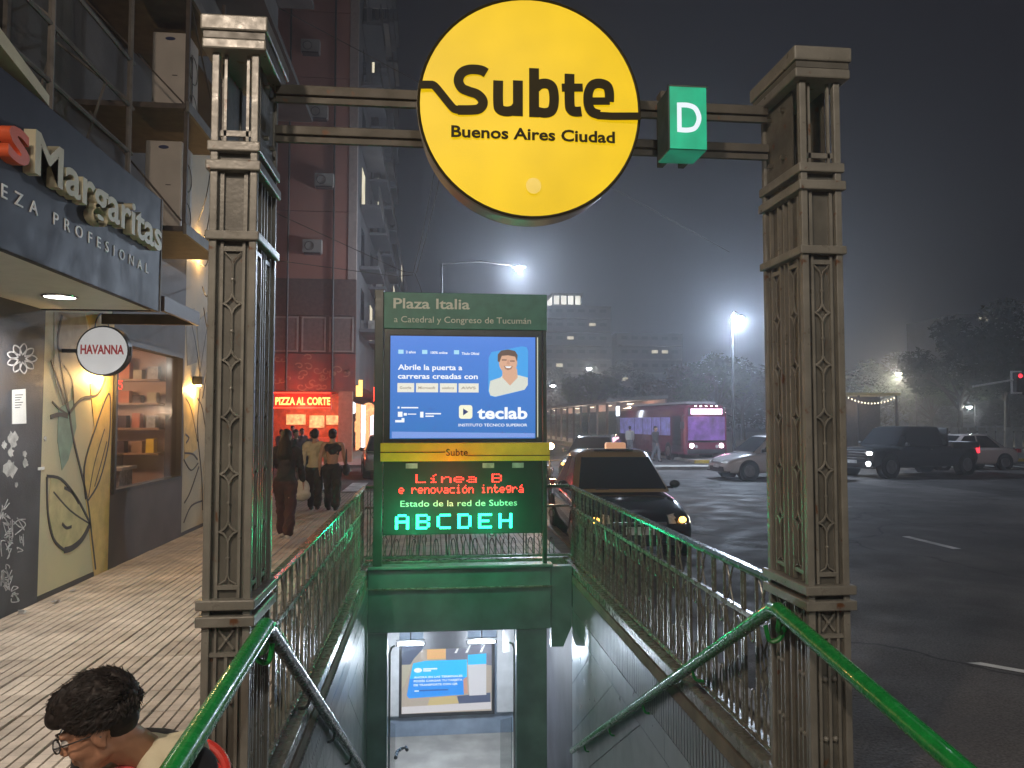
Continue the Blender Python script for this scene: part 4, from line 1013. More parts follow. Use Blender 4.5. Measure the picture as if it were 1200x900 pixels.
# HAVANNA blade sign
hv = thing('blade_sign', 'round white shop sign lettered HAVANNA on the cream mural', 'sign', (-3.56, 8.8, 2.62))
B().cyl((0, -.05, 0), (0, .05, 0), .275, n=40).build('drum', M['plastic'], hv, smooth=True)
B().cyl((0, -.056, 0), (0, -.051, 0), .258, n=40).build('face', emit('white sign face', (.70, .70, .70), .55, .1, 4, base=(.5, .5, .5)), hv)
text('HAVANNA', emit('dark red sign ink', (.30, .03, .03), .5, base=(.3, .03, .03)), hv, (0, -.058, -.035), height=.10, width=.45, bold=.03, align='CENTER')
B().bx(-.438, -.25, -.012, .012, -.02, .02).build('bracket', M['plastic'], hv); B().bx(.262, .285, -.02, .02, -.05, .05).build('clip', M['steel_pale'], hv)
def wall_lamp(label, y, z, up=False, p=16):
    t = thing('wall_lamp', label, 'wall lamp', (XW, y, z))
    B().bx(.0, .16, -.05, .05, .0, .14).build('housing', M['plastic'], t, bevel=.006); B().cyl((.08, 0, -.03), (.08, 0, -.002), .045, n=12).build('bulb', M['lamp_warm'], t)
    if up: B().cyl((.08, 0, .142), (.08, 0, .17), .045, n=12).build('bulb', M['lamp_warm'], t)
    lamp(t, (.10, 0, -.08), p, (1, .58, .2), .04)
    if up: lamp(t, (.10, 0, .22), p * .7, (1, .58, .2), .04)
wall_lamp('small warm wall lamp shining down below the HAVANNA disc', 9.75, 2.46, p=60)
wall_lamp('small dark wall lamp at head height on the cream mural beside the pillar', 13.45, 2.47, p=45)
wall_lamp('warm up and down wall lamp high on the mural beside the steel shelves', 13.6, 4.75, True, 14)
# awning past the canopy
aw = thing('awning', 'narrow dark awning with a thin fascia beyond the navy canopy', 'awning', (XW, 8.5, 0))
B().prism([(.02, 3.42), (1.12, 3.16), (1.12, 3.20), (.02, 3.46)], 'xz', 0, 1.25).build('sheet', M['steel_dark'], aw)
B().bx(1.122, 1.16, 0, 1.25, 3.03, 3.19).build('fascia_board', mat('dark maroon fascia', (.03, .016, .014), .5, var=.2), aw); B().bx(.03, 1.12, 1.2, 1.25, 3.03, 3.155).build('end_board', M['steel_dark'], aw)
# steel shelves with the air conditioner units
fr = thing('steel_shelves', 'rusty steel shelf frame carrying two tall air conditioner units above the canopy', 'shelf frame', (XW, 0, 0))
def tubebar(p0, p1, r, nm='bar', m=None, par=None): return B().cyl(p0, p1, r, n=4).build(nm, m or M['steel_dark'], par or fr)
for x, y in ((1.22, 10.35), (1.22, 8.9), (.06, 10.35)): tubebar((x, y, 4.0), (x, y, 7.4), .03, 'upright')
for z in (3.98, 5.38, 6.72):
    B().bx(.02, 1.22, 8.85, 10.4, z, z + .06).build('shelf', M['steel_dark'], fr); B().bx(1.225, 1.26, 8.85, 10.4, z - .03, z + .09).build('lip', M['steel_pale'], fr)
tubebar((1.22, 8.9, 6.7), (1.22, 10.35, 5.45), .014, 'brace'); tubebar((.1, 8.84, 6.6), (1.2, 8.84, 5.44), .012, 'brace'); tubebar((.1, 10.35, 4.4), (1.2, 10.38, 4.0), .016, 'brace'); tubebar((.2, 8.84, 5.3), (1.2, 8.84, 4.1), .014, 'brace')
def ac(label, loc):
    t = thing('air_conditioner', label, 'air conditioner', loc, group='air conditioner units on the steel shelves')
    B().bx(0, .42, 0, .42, 0, 1.16).build('casing', M['ac'], t, bevel=.015)
    B().prism([(.21 + .06 * math.cos(a * PI / 8), 1.08 + .022 * math.sin(a * PI / 8)) for a in range(16)], 'xz', -.006, -.001).build('badge', M['logo_blue'], t)
    B().bx(.424, .436, .12, .15, .1, .95).build('pipe', M['chrome'], t); B().bx(.24, .30, -.004, -.001, .62, .63).build('handle_slot', M['plastic'], t)
    for z in (.3, .78):
        B().tube([(.424, .21 + .16 * math.cos(a * PI / 8), z + .17 * math.sin(a * PI / 8)) for a in range(16)], .006, 4, closed=True).build('fan_guard', M['steel_pale'], t)
ac('tall pale air conditioner on the upper steel shelf', (XW + .60, 9.55, 5.442)); ac('tall pale air conditioner on the lower steel shelf behind the canopy end', (XW + .60, 9.4, 4.042))
# ledges, ducts and window grilles of the dark upper facade
for z, y0, y1, d in ((6.9, 8.6, 16.4, .7), (9.6, -5, 20, .9), (12.6, -5, 20, .9), (15.6, -5, 20, .9), (18.6, -5, 20, .9)):
    B().bx(0, d, y0, y1, z, z + .14).build('ledge', M['upper_wall'], shop)
for z in (5.2, 7.2, 9.9, 12.9):
    for y in (1.0, 3.6, 6.2, 11.3, 14.3, 17.0):
        if z < 7 and y > 10: continue
        f = B(); f.bx(-.005, .05, y, y + .06, z, z + 1.5); f.bx(-.005, .05, y + 1.24, y + 1.3, z, z + 1.5); f.bx(-.005, .05, y + .062, y + 1.238, z + 1.44, z + 1.5); f.bx(-.005, .05, y + .062, y + 1.238, z, z + .06); f.bx(-.005, .04, y + .62, y + .66, z + .062, z + 1.438)
        w = f.build('window', M['steel_pale'], shop); B().bx(-.006, .01, y + .062, y + 1.238, z + .062, z + 1.438).build('pane', M['pane_dark'], w)
gr_ = thing('facade_grille', 'dark steel balcony grille with pale rails above the navy canopy', 'grille', (XW, 0, 0))
for z in (4.75, 5.25, 5.75): B().cyl((.75, 4.0, z), (.75, 8.6, z), .022, n=6).build('rail', M['steel_pale'], gr_)
for y in (4.0, 5.4, 6.8, 8.5):
    B().cyl((.75, y, 4.2), (.75, y, 7.2), .03, n=6).build('upright', M['steel_pale'], gr_); B().cyl((0, y, 5.9), (.75, y, 5.3), .016, n=5).build('brace', M['steel_pale'], gr_)
for y in (6.9, 7.9): B().cyl((.75, y, 5.25), (.2, y + .6, 4.4), .014, n=5).build('brace', M['steel_pale'], gr_)
# hanging cables
cab = thing('cable_bundle', 'thin dark cables looping from the shelf frame to the mural edge', 'cable', (XW, 0, 0))
random.seed(3)
for k in range(5):
    a = Vector((1.2, 10.4, 6.6 - k * .5)); b_ = Vector((.1, 13.2 + k * .1, 5.2 - k * .35)); mid = a.lerp(b_, .5) - Vector((0, 0, .5 + .1 * k))
    B().tube(cr([tuple(a), tuple(mid), tuple(b_)], 6), .009, 4).build('cable', M['plastic'], cab)

# ------------------------------------------------------------------ brown pink tower across the side street, pizza shop at its foot
tw_ = thing('tower_building', 'tall brown pink tower with stacked balconies above the red lit pizza counter', 'building', (-3.5, 36, 0))
for k in range(7):
    z0 = 8.45 + 3.17 * k
    B().bx(-9, -.40, 0.0, .3, z0, z0 + 3.14).build('panel', M['tower'], tw_); B().bx(-.38, 0, -.03, .3, z0, z0 + 3.155).build('corner_panel', M['tower_edge'], tw_)
B().bx(-9, -.02, .31, 26, 3.6, 31).build('wall', M['facade_grey'], tw_)
B().bx(-9, 0, -.02, .3, 6.75, 8.44).build('soffit_panel', M['tower_dark'], tw_)
B().bx(-9, 0.0, 0.02, .3, 4.98, 6.74).build('window_wall', M['tower_dark'], tw_)
for i, x in enumerate((-3.7, -2.45, -1.2)):
    f = B(); z0, z1 = 5.05, 6.68; w_ = 1.1
    f.bx(x, x + .07, -.04, .018, z0, z1); f.bx(x + w_ - .07, x + w_, -.04, .018, z0, z1); f.bx(x + .072, x + w_ - .072, -.04, .018, z1 - .07, z1); f.bx(x + .072, x + w_ - .072, -.04, .018, z0, z0 + .07)
    w = f.build('window', M['frame_pale'], tw_); B().bx(x + .072, x + w_ - .072, -.02, .016, z0 + .072, z1 - .072).build('pane', M['shutter'], w)
B().bx(-9, .0, -.02, .3, 3.25, 4.97).build('painted_panel', M['mural_redlit'], tw_)
random.seed(12)
for k in range(26):
    x = random.uniform(-3.7, -.4); z = random.uniform(3.4, 4.85); r = random.uniform(.12, .3); s = random.choice((-1, 1)); a0 = random.uniform(0, 6)
    B().ribbon([(x + r * (1 - q / 14) * math.cos(a0 + s * q * .5), z + r * (1 - q / 14) * math.sin(a0 + s * q * .5) * .8) for q in range(12)], .05, 'xz', -.03, -.019).build('painted_scroll', M['scroll'], tw_)
B().bx(-.75, -.12, -.02, .3, 0, 3.24).build('column', mat('cream column', (.42, .27, .17), .6, var=.15), tw_)
B().bx(-9, -.76, 2.4, 2.5, 0, 3.24).build('back_wall', M['shop_orange'], tw_); B().bx(-9, -.76, .31, 2.39, 3.1, 3.24).build('ceiling', M['shop_orange'], tw_)
B().bx(-3.3, -1.2, .9, 1.3, 0, 1.1).build('counter', M['shop_orange'], tw_)
for i, (x, z, w_, h_) in enumerate(((-3.5, 1.7, .9, .5), (-2.4, 1.55, .7, .6), (-1.6, 1.7, .7, .45))): B().bx(x, x + w_, 2.3, 2.39, z, z + h_).build('menu_board', M['shop_warm'], tw_)
pz = thing('pizza_sign', 'red board with yellow neon letters PIZZA AL CORTE over the counter', 'sign', (-3.5, 35.9, 0))
B().bx(-3.85, -1.05, -.06, .05, 2.42, 3.2).build('board', M['red_board'], pz)
text('PIZZA AL CORTE', M['neon'], pz, (-3.55, -.062, 2.62), height=.34, width=2.45, bold=.03)
for z in (2.46, 3.14): B().bx(-3.8, -1.1, -.09, -.062, z, z + .035).build('neon_tube', M['neon_red'], pz)
lamp(pz, (-2.4, -1.2, 2.4), 230, (1, .12, .06), .4); lamp(pz, (-2.2, .6, 2.7), 120, (1, .28, .1), .2)
random.seed(31)
for x in (-1.05, -3.1): B().cyl((x, -.07, 3.3), (x, -.07, 30), .05, n=6).build('drain_pipe', M['steel_dark'], tw_)
for (x, z) in ((-2.4, 9.6), (-2.2, 15.9), (-2.6, 19.0), (-1.9, 12.7)):
    g_ = B().bx(x, x + .85, -.36, -.02, z, z + .6).build('cooler_box', M['ac'], tw_); B().tube([(x + .3 + .2 * math.cos(a * PI / 6), -.375, z + .3 + .2 * math.sin(a * PI / 6)) for a in range(12)], .015, 4, closed=True).build('fan_guard', M['steel_dark'], g_)
    B().bx(x + .05, x + .8, -.4, -.02, z - .06, z - .005).build('shelf', M['steel_dark'], tw_)
# street side: balconies, air conditioners, ground floor shops
for k in range(9):
    z = 6.2 + 3.05 * k
    for j, y in enumerate((1.6, 7.2, 12.8, 18.4)):
        B().bx(0, .95, y, y + 4.0, z, z + .15).build('balcony_slab', M['facade_grey'], tw_)
        rl = B(); rl.bx(.88, .93, y, y + 4.0, z + 1.0, z + 1.06)
        for q in range(9): rl.bx(.89, .92, y + .05 + q * .48, y + .09 + q * .48, z + .152, z + .998)
        rl.build('balcony_rail', M['steel_pale'], tw_)
        if (k + j) % 2 == 0: B().bx(.1, .45, y + 4.2, y + 5.0, z + .5, z + 1.1).build('cooler_box', M['ac'], tw_)
        if (k * 3 + j) % 5 == 1: B().bx(-.019, .0, y + 1, y + 2.6, z + .2, z + 2.3).build('lit_window', M['win_lit'], tw_)
        else: B().bx(-.019, .0, y + 1, y + 2.6, z + .2, z + 2.3).build('window', M['pane_dark'], tw_)
for j, (y, c, m) in enumerate(((.6, 1.6, 'shop_warm'), (3.4, 1.8, 'shop_white'), (6.2, 1.6, 'shop_warm'), (9.2, 1.7, 'shop_white'), (12.4, 1.7, 'shop_warm'), (16, 1.7, 'neon_red'))):
    B().bx(-.018, .012, y, y + 2.2, .5, 2.7).build('shop_window', M[m], tw_)
random.seed(5)
for j, (px_, py_, sz, m) in enumerate(((421, 455, .5, 'neon'), (411, 478, .55, 'shop_white'), (432, 480, .6, 'shop_warm'), (441, 462, .5, 'neon_red'), (429, 500, .45, 'shop_white'), (418, 500, .4, 'shop_warm'), (446, 495, .5, 'neon_red'))):
    p = aty(px_, py_, 38 + j * 2.0); 
    t = thing('hanging_shop_sign', ('amber box sign', 'round white lit sign', 'round yellowish lit sign', 'slim red neon sign', 'small white panel sign', 'small warm panel sign', 'far red neon sign')[j] + ' projecting over the side pavement past the pizza shop', 'sign', (p.x, p.y, p.z))
    if j in (1, 2): B().cyl((0, -.05, 0), (0, .05, 0), sz * .62, n=18).build('face', M[m], t)
    else: B().bx(-sz * .3, sz * .3, -.05, .05, -sz * .8, sz * .8).build('face', M[m], t)
    B().bx(-3.5 - p.x, -sz * .3, -.02, .02, .0, .04).build('bracket', M['plastic'], t)
fs = thing('far_shop_row', 'dim grey buildings continuing down the street beyond the tower', 'building', (-3.5, 62.2, 0))
B().bx(-12, 0, 0, 60, 0, 21).build('wall', M['facade_grey'], fs)
for k in range(6):
    for j in range(8): B().bx(0, .04, 2 + j * 6, 4 + j * 6, 4.2 + k * 2.8, 5.8 + k * 2.8).build('window', M['win_lit'] if (j + 2 * k) % 7 == 0 else M['pane_dark'], fs)

# ------------------------------------------------------------------ far apartment blocks
def block(label, x0, x1, y, h, nfl, ncol, lit_top=False, lit=()):
    t = thing('apartment_block', label, 'building', (x0, y, 0)); W = x1 - x0
    B().bx(0, W, 0, 14, 0, h).build('wall', M['facade_grey'], t)
    fh = (h - 3) / nfl
    s0_ = B().bx(.4, W - .4, -1.1, -.01, 0, .22).build('balcony_slab', M['concrete'], t, loc=(0, 0, 3))
    for k in range(1, nfl): inst(s0_, t, (0, 0, 3 + k * fh))
    rl = B().bx(.4, W - .4, -1.12, -1.06, .22, 1.1).build('balcony_front', M['facade_grey'], t, loc=(0, 0, 3))
    for k in range(1, nfl): inst(rl, t, (0, 0, 3 + k * fh))
    cw = (W - 1) / ncol
    wd = B().bx(.2 * cw, .8 * cw, -.05, -.005, .3, fh * .75).mesh('window', M['pane_dark']); wl = B().bx(.2 * cw, .8 * cw, -.05, -.005, .3, fh * .75).mesh('window', M['win_lit'])
    for k in range(nfl):
        for c in range(ncol):
            o = bpy.data.objects.new('window', wl if (k, c) in lit else wd); COL.objects.link(o); o.parent = t; o.location = (.5 + c * cw, 0, 3 + k * fh)
    if lit_top:
        B().bx(W * .18, W * .62, 1, 9, h, h + .4).build('roof_slab', M['concrete'], t); B().bx(W * .2, W * .6, 1.5, 8, h + .4, h + 2.0).build('roof_storey', M['roof_lit'], t)
        for q in range(5): B().bx(W * (.2 + .1 * q) - .15, W * (.2 + .1 * q) + .15, 1.3, 1.49, h + .4, h + 2.0).build('column', M['facade_grey'], t)
        B().bx(W * .18, W * .62, 1.0, 8.5, h + 2.01, h + 2.4).build('roof', M['concrete'], t)
block('distant apartment block with a brightly lit rooftop storey', 18.5, 31, 130, 21.8, 8, 6, True, ((5, 2), (6, 4), (3, 1)))
block('distant dark apartment block beside the one with the lit rooftop', 31.4, 43, 128, 17, 6, 6, False, ((4, 3), (4, 4), (2, 0)))
block('low distant block rising over the bus station roof', 10, 18, 140, 14, 5, 4, False, ((3, 1),))
block('far right apartment block among the park trees', 88, 108, 120, 20, 7, 7, False, ((6, 1), (6, 2), (4, 5), (3, 2)))

# ------------------------------------------------------------------ trees
def leaves(n, blobs, size, seed):
    rnd = random.Random(seed); b = B(); V = []; F = []
    for i in range(n):
        c, r = rnd.choice(blobs)
        d = Vector((rnd.gauss(0, 1), rnd.gauss(0, 1), rnd.gauss(0, 1))); d.normalize(); d *= rnd.random() ** .45
        p = Vector(c) + Vector((d.x * r[0], d.y * r[1], d.z * r[2]))
        a = Vector((rnd.gauss(0, 1), rnd.gauss(0, 1), rnd.gauss(0, .6))).normalized(); e = a.orthogonal().normalized() * rnd.uniform(.4, .9)
        s = size * rnd.uniform(.6, 1.4); o = len(V)
        V += [p - a * s, p + e * s * .5, p + a * s, p - e * s * .5]; F.append((o, o + 1, o + 2, o + 3))
    b.v = [tuple(v) for v in V]; b.f = F; return b
def raw_mesh(b, name, m):
    me = bpy.data.meshes.new(name); me.from_pydata(b.v, [], b.f); me.materials.append(m); return me
def tree_proto(seed, H, Rc, m, n=3800, size=.2):
    rnd = random.Random(seed); blobs = []
    tb = B(); top = H * .48
    tb.tube([(0, 0, -.1), (.05, .02, H * .15), (-.04, .05, H * .3), (.03, 0, top)], [.26, .2, .17, .13], 8)
    for k in range(8):
        a = k * 2.4 + rnd.random(); rr_ = Rc * rnd.uniform(.45, .85); z = H * rnd.uniform(.52, .86)
        e = (rr_ * math.cos(a), rr_ * math.sin(a), z); st_ = rnd.uniform(.3, .48) * H
        tb.tube([(0, 0, st_), (e[0] * .5, e[1] * .5, (st_ + z) / 2 + .2), e], [.1, .06, .025], 5)
        blobs.append((e, (Rc * rnd.uniform(.3, .45), Rc * rnd.uniform(.3, .45), Rc * rnd.uniform(.22, .34))))
    blobs.append(((0, 0, H * .9), (Rc * .4, Rc * .4, Rc * .3)))
    return tb.mesh('trunk', M['bark'], True), raw_mesh(leaves(n, blobs, size, seed), 'crown', m)
protos = [tree_proto(1, 8, 3.6, M['leaf_dark']), tree_proto(2, 7, 3.0, M['leaf_mid']), tree_proto(3, 6.5, 3.0, M['leaf_pink']), tree_proto(4, 11, 4.4, M['leaf_dark'], 5200, .24)]
def tree(label, k, x, y, s=1.0, rz=0, grp='trees round the square'):
    t = thing('tree', label, 'tree', (x, y, -.1), rz, grp); t.scale = (s, s, s)
    for nm, me in zip(('trunk', 'crown'), protos[k]):
        o = bpy.data.objects.new(nm, me); COL.objects.link(o); o.parent = t
T_ = [('small yellow green tree lit by the lamp left of the bus station', 1, 690, 78, 1.0), ('pinkish leaved tree standing behind the red bus', 2, 795, 62, 1.0), ('green tree between the pinkish one and the road side pillar', 1, 838, 60, 1.05),
      ('dark tree beyond the station roof', 0, 730, 88, 1.1), ('dark tree behind the brightest street lamp', 0, 870, 74, 1.0), ('dark tree behind the string light kiosk', 0, 1020, 64, .9),
      ('tree beside the warm far street lamp', 1, 1092, 70, .95), ('broad dark tree over the black pickup', 0, 1125, 52, 1.0), ('tall dark tree behind the traffic light', 3, 1180, 50, .95), ('dark tree at the edge of the square past the traffic light', 0, 1235, 46, 1.1),
      ('low tree filling the gap behind the white hatchback', 1, 920, 66, .85), ('dark tree far behind the long station shed', 0, 655, 100, 1.1), ('tall dark tree between the kiosk and the pickup', 3, 1052, 84, .9)]
for i, (lb, k, px_, Y_, s) in enumerate(T_):
    p = aty(px_, 494, Y_); tree(lb, k, p.x, Y_, s, i * 1.3)
rnd = random.Random(8); V = []
bl = [((rnd.uniform(30, 190), rnd.uniform(88, 112), rnd.uniform(2.5, 6.5)), (6, 4, rnd.uniform(2.5, 4))) for _ in range(60)]
wood = bpy.data.objects.new('treeline', raw_mesh(leaves(26000, bl, .5, 7), 'treeline', M['leaf_dark'])); COL.objects.link(wood)
wood['kind'] = 'stuff'; wood['label'] = 'far dark mass of trees closing the square'; wood['category'] = 'trees'
rnd = random.Random(18)
bl = [((-8 + i * 6.0 + rnd.uniform(-2, 2), rnd.uniform(118, 126), rnd.uniform(2, 4.5)), (4.5, 3, rnd.uniform(2, 3.4))) for i in range(9)]
w2 = bpy.data.objects.new('street_foliage', raw_mesh(leaves(5000, bl, .45, 17), 'street_foliage', M['leaf_dark'])); COL.objects.link(w2)
w2['kind'] = 'stuff'; w2['label'] = 'far dark street trees at the feet of the apartment blocks'; w2['category'] = 'trees'

# ------------------------------------------------------------------ street lamps
def street_lamp(label, base, head, power, color, pole_r=.07, hr=.16, warm=False):
    t = thing('street_lamp', label, 'street lamp', base, group='street lamps')
    h = Vector(head) - Vector(base)
    B().cyl((0, 0, 0), (0, 0, h.z + .25), pole_r, pole_r * .6, 10).build('pole', M['plastic'], t, smooth=True)
    B().cyl((0, 0, 0), (0, 0, .5), pole_r * 1.6, pole_r * 1.3, 10).build('base', M['steel_pale'], t)
    B().tube([(0, 0, h.z + .2), (h.x * .5, h.y * .5, h.z + .32), (h.x, h.y, h.z + .12)], .035, 6).build('arm', M['steel_pale'], t, smooth=True)
    B().ell((h.x, h.y, h.z + .09), (.34, .22, .08)).build('lamp_head', M['plastic'], t, smooth=True)
    B().ell((h.x, h.y, h.z), (hr * 1.25, hr, hr * .75)).build('diffuser', M['lamp_white'] if not warm else M['lamp_cream'], t, smooth=True)
    lamp(t, (h.x, h.y, h.z - hr - .03), power, color, .15)
    return t
M['lamp_cream'] = emit('warm white lamp', (1, .85, .6), 22)
p = aty(608, 315, 34); street_lamp('white street lamp shining just above the Plaza Italia header', (.45, 34.2, 0), tuple(p), 3000, (.72, .84, 1), hr=.13)
p = aty(858, 375, 31); street_lamp('brightest white street lamp, on the island behind the white hatchback', (p.x, 31, .02), (p.x, 31 - .6, p.z), 3400, (.66, .80, 1), hr=.19)
p = aty(1053, 438, 60); street_lamp('warm white street lamp above the black pickup', (p.x + 1.5, 60, 0.02), tuple(p), 2600, (1, .88, .7), hr=.20, warm=True)
p = aty(690, 432, 90); street_lamp('tiny far street lamp above the small lit tree', (p.x + 1, 90, -.12), tuple(p), 900, (1, .95, .8), hr=.22)
p = aty(648, 452, 90); street_lamp('tiny far street lamp just right of the advert screen', (p.x + 1, 90, -.12), tuple(p), 500, (1, .95, .85), hr=.2)
p = aty(1136, 477, 52); street_lamp('dim low lamp among the square trees by the traffic light pole', (p.x + .8, 52.5, .02), tuple(p), 300, (.95, 1, .95), hr=.14)
street_lamp('assumed street lamp, added unseen on the kerb behind the viewer to light the pillars', (2.45, -6.0, -.1), (1.4, -6.0, 7.4), 1300, (1, .91, .80), warm=True)  # assumed lamp outside the view, added to light the pillar fronts
street_lamp('added unseen street lamp across the road from the stairs', (17.6, 6.0, -.12), (16.4, 6.0, 8.4), 1100, (.95, .93, 1))  # another lamp added outside the view, lighting road and canopy
street_lamp('added unseen lamp on the shop side of the pavement behind the viewer', (-3.6, -1.6, 0), (-2.0, -.6, 5.6), 820, (1, .80, .62), warm=True)  # added out of view to brighten the pavement

# ------------------------------------------------------------------ vehicles
def wheel_meshes(r=.31, w=.2):
    t = B(); N = 20
    t.loft([[(x, rr * math.cos(2 * PI * i / N), rr * math.sin(2 * PI * i / N)) for i in range(N)] for x, rr in ((-w / 2, r * .62), (-w / 2, r * .93), (-w * .3, r), (w * .3, r), (w / 2, r * .93), (w / 2, r * .62))])
    d = B(); d.loft([[(x, rr * math.cos(2 * PI * i / N), rr * math.sin(2 * PI * i / N)) for i in range(N)] for x, rr in ((-w / 2 - .004, r * .64), (-w / 2 - .012, r * .58), (-w / 2 + .02, r * .54), (w / 2 - .02, r * .54), (w / 2 + .012, r * .58), (w / 2 + .004, r * .64))])
    for sx in (-1, 1):
        for k in range(5):
            a = 2 * PI * k / 5; c, s = math.cos(a), math.sin(a); x = sx * (w / 2 - .008)
            d.add([(x, .02 * -s, .02 * c), (x, .02 * s, -.02 * c), (x + sx * .012, r * .56 * c + .028 * s, r * .56 * s - .028 * c), (x + sx * .012, r * .56 * c - .028 * s, r * .56 * s + .028 * c)], [(0, 1, 2, 3)])
    return t.mesh('tyre', M['rubber'], True), d.mesh('rim', M['rim'], True)
WM = wheel_meshes()
def car(label, cat, name, loc, rz, paint, L=4.1, W=1.68, H=1.45, kind='sedan', roof=None, head='lens', tail='tail', group=None, wheel=1.0):
    t = thing(name, label, cat, loc, rz, group); hw = W / 2; f = -L / 2; r = L / 2
    suv = kind in ('suv', 'pickup'); gz = .20 if not suv else .30
    belt = H * .60
    if kind == 'sedan': prof = [(f, .80, .36, .50), (f + .06, .90, gz + .02, .62), (f + .22, .97, gz, .70), (f + .6, 1, gz, .80), (f + 1.15, 1, gz, belt - .02), (0, 1, gz, belt + .02), (r - .95, 1, gz, belt + .06), (r - .35, .97, gz, belt + .04), (r - .06, .92, gz + .05, belt - .06), (r, .84, .40, .62)]
    elif kind == 'hatch': prof = [(f, .80, .36, .50), (f + .06, .90, gz + .02, .64), (f + .22, .97, gz, .72), (f + .6, 1, gz, .84), (f + 1.05, 1, gz, belt), (0, 1, gz, belt + .03), (r - .6, 1, gz, belt + .08), (r - .1, .96, gz + .04, belt + .08), (r, .90, .36, .80)]
    else: prof = [(f, .86, .40, .85), (f + .06, .94, gz, .98), (f + .3, .99, gz, 1.04), (f + .8, 1, gz, 1.08), (f + 1.25, 1, gz, belt), (0, 1, gz, belt + .02), (r - .6, 1, gz, belt + .03), (r - .08, .97, gz, belt + .02), (r, .93, .45, .95)]
    secs = []
    for y, wf_, zb, zt in prof:
        w = hw * wf_; m_ = (zb + zt) / 2
        half = [(w * .82, zb), (w * .96, zb + .06), (w, zb + (zt - zb) * .35), (w, zb + (zt - zb) * .55), (w * .975, zt - .10), (w * .92, zt - .03), (w * .72, zt)]
        sec = [(x, y, z) for x, z in half] + [(0, y, zt + .018)] + [(-x, y, z) for x, z in reversed(half)] + [(0, y, zb)]
        secs.append(sec)
    B().loft(secs).build('body', paint, t, smooth=True, sub=1, angle=R(55))
    if kind == 'pickup':
        zt_ = belt + .14
        for s in (-1, 1): B().bx(*sorted((s * hw * .86, s * hw * .985)), r - 1.5, r - .02, belt - .10, zt_).build('bed_side', paint, t, bevel=.03)
        B().bx(-hw * .855, hw * .855, r - .09, r - .015, belt - .1, zt_).build('tailgate', paint, t, bevel=.02)
        B().bx(-hw * .8, hw * .8, r - 1.56, r - 1.48, belt + .0, H - .06).build('roll_bar', M['plastic'], t, bevel=.02)
        B().bx(-hw * .62, hw * .62, f - .02, f + .06, .62, .98).build('grille', M['plastic'], t, bevel=.02)
        for k_ in range(3): B().bx(-hw * .6, hw * .6, f - .03, f - .018, .68 + .1 * k_, .70 + .1 * k_).build('grille_bar', M['chrome'], t)
        for s in (-1, 1): B().cyl((s * hw * .72, f - .02, .50), (s * hw * .72, f + .02, .50), .085, n=12).build('fog_lamp', M['hl_on'], t)
    # cabin
    cy0 = {'sedan': f + 1.08, 'hatch': f + .95, 'suv': f + 1.2, 'pickup': f + 1.25}[kind]; cy1 = {'sedan': r - .55, 'hatch': r - .10, 'suv': r - .12, 'pickup': r - 1.55}[kind]
    ry0 = cy0 + (.72 if not suv else .62); ry1 = cy1 - {'sedan': .72, 'hatch': .35, 'suv': .22, 'pickup': .30}[kind]
    zb = belt - .01; zr = H - .04; bw = hw * .90; rw = hw * .70
    def ring(y0, y1, w, z, c=.10):
        return [(-w + c, y0, z), (0, y0 - .03, z), (w - c, y0, z), (w, y0 + c, z), (w, (y0 + y1) / 2, z), (w, y1 - c, z), (w - c, y1, z), (0, y1 + .02, z), (-w + c, y1, z), (-w, y1 - c, z), (-w, (y0 + y1) / 2, z), (-w, y0 + c, z)]
    B().loft([ring(cy0, cy1, bw, zb), ring(ry0, ry1, rw, zr), ring(ry0 + .10, ry1 - .08, rw * .86, H - .005), ring(ry0 + .4, ry1 - .3, rw * .4, H)]).build('cabin', roof or paint, t, smooth=True, angle=R(50))
    if roof: B().loft([ring(ry0 - .03, ry1 + .03, rw + .012, zr - .02), ring(ry0 + .10, ry1 - .08, rw * .86, H + .006), ring(ry0 + .4, ry1 - .3, rw * .4, H + .012)]).build('roof_panel', roof, t, smooth=True, angle=R(50))
    def lerp(a, b, k): return a + (b - a) * k
    def gquad(p00, p10, p11, p01, off, nm):
        n = (Vector(p10) - Vector(p00)).cross(Vector(p01) - Vector(p00)).normalized(); c = sum((Vector(q) for q in (p00, p10, p11, p01)), Vector()) / 4
        if n.dot(c - Vector((0, (cy0 + cy1) / 2, zb))) < 0: n = -n
        q = [Vector(v) + n * off for v in (p00, p10, p11, p01)]; q2 = [v - n * .02 for v in q]
        o = B().add(q + q2, [(0, 1, 2, 3), (7, 6, 5, 4), (0, 4, 5, 1), (1, 5, 6, 2), (2, 6, 7, 3), (3, 7, 4, 0)]).build(nm, M['car_glass'], t); return o
    k0, k1 = .08, (.93 if not roof else .87)
    def pt(yb, yr, wb, wr, k): return (lerp(wb, wr, k), lerp(yb, yr, k), lerp(zb, zr, k))
    def fw(s, k, ins=.055): p = pt(cy0, ry0, bw, rw, k); return (s * (p[0] - ins), p[1] - .004, p[2])
    bow = Vector((0, -.034, .004)); a_, b_, c_, d_ = (Vector(fw(-1, k0)), Vector(fw(1, k0)), Vector(fw(1, k1)), Vector(fw(-1, k1))); nn = Vector((0, -.014, .012))
    m0, m1 = (a_ + b_) / 2 + bow, (c_ + d_) / 2 + bow; tp = [v + nn for v in (a_, m0, b_, c_, m1, d_)]; lo = [v - nn for v in (a_, m0, b_, c_, m1, d_)]
    B().add(tp + lo, [(0, 1, 4, 5), (1, 2, 3, 4), (6, 11, 10, 7), (7, 10, 9, 8), (0, 6, 7, 1), (1, 7, 8, 2), (2, 8, 9, 3), (3, 9, 10, 4), (4, 10, 11, 5), (5, 11, 6, 0)]).build('windscreen', M['car_glass'], t, smooth=True)
    def rw_(s, k, ins=.12): p = pt(cy1, ry1, bw, rw, k); return (s * (p[0] - ins), p[1], p[2])
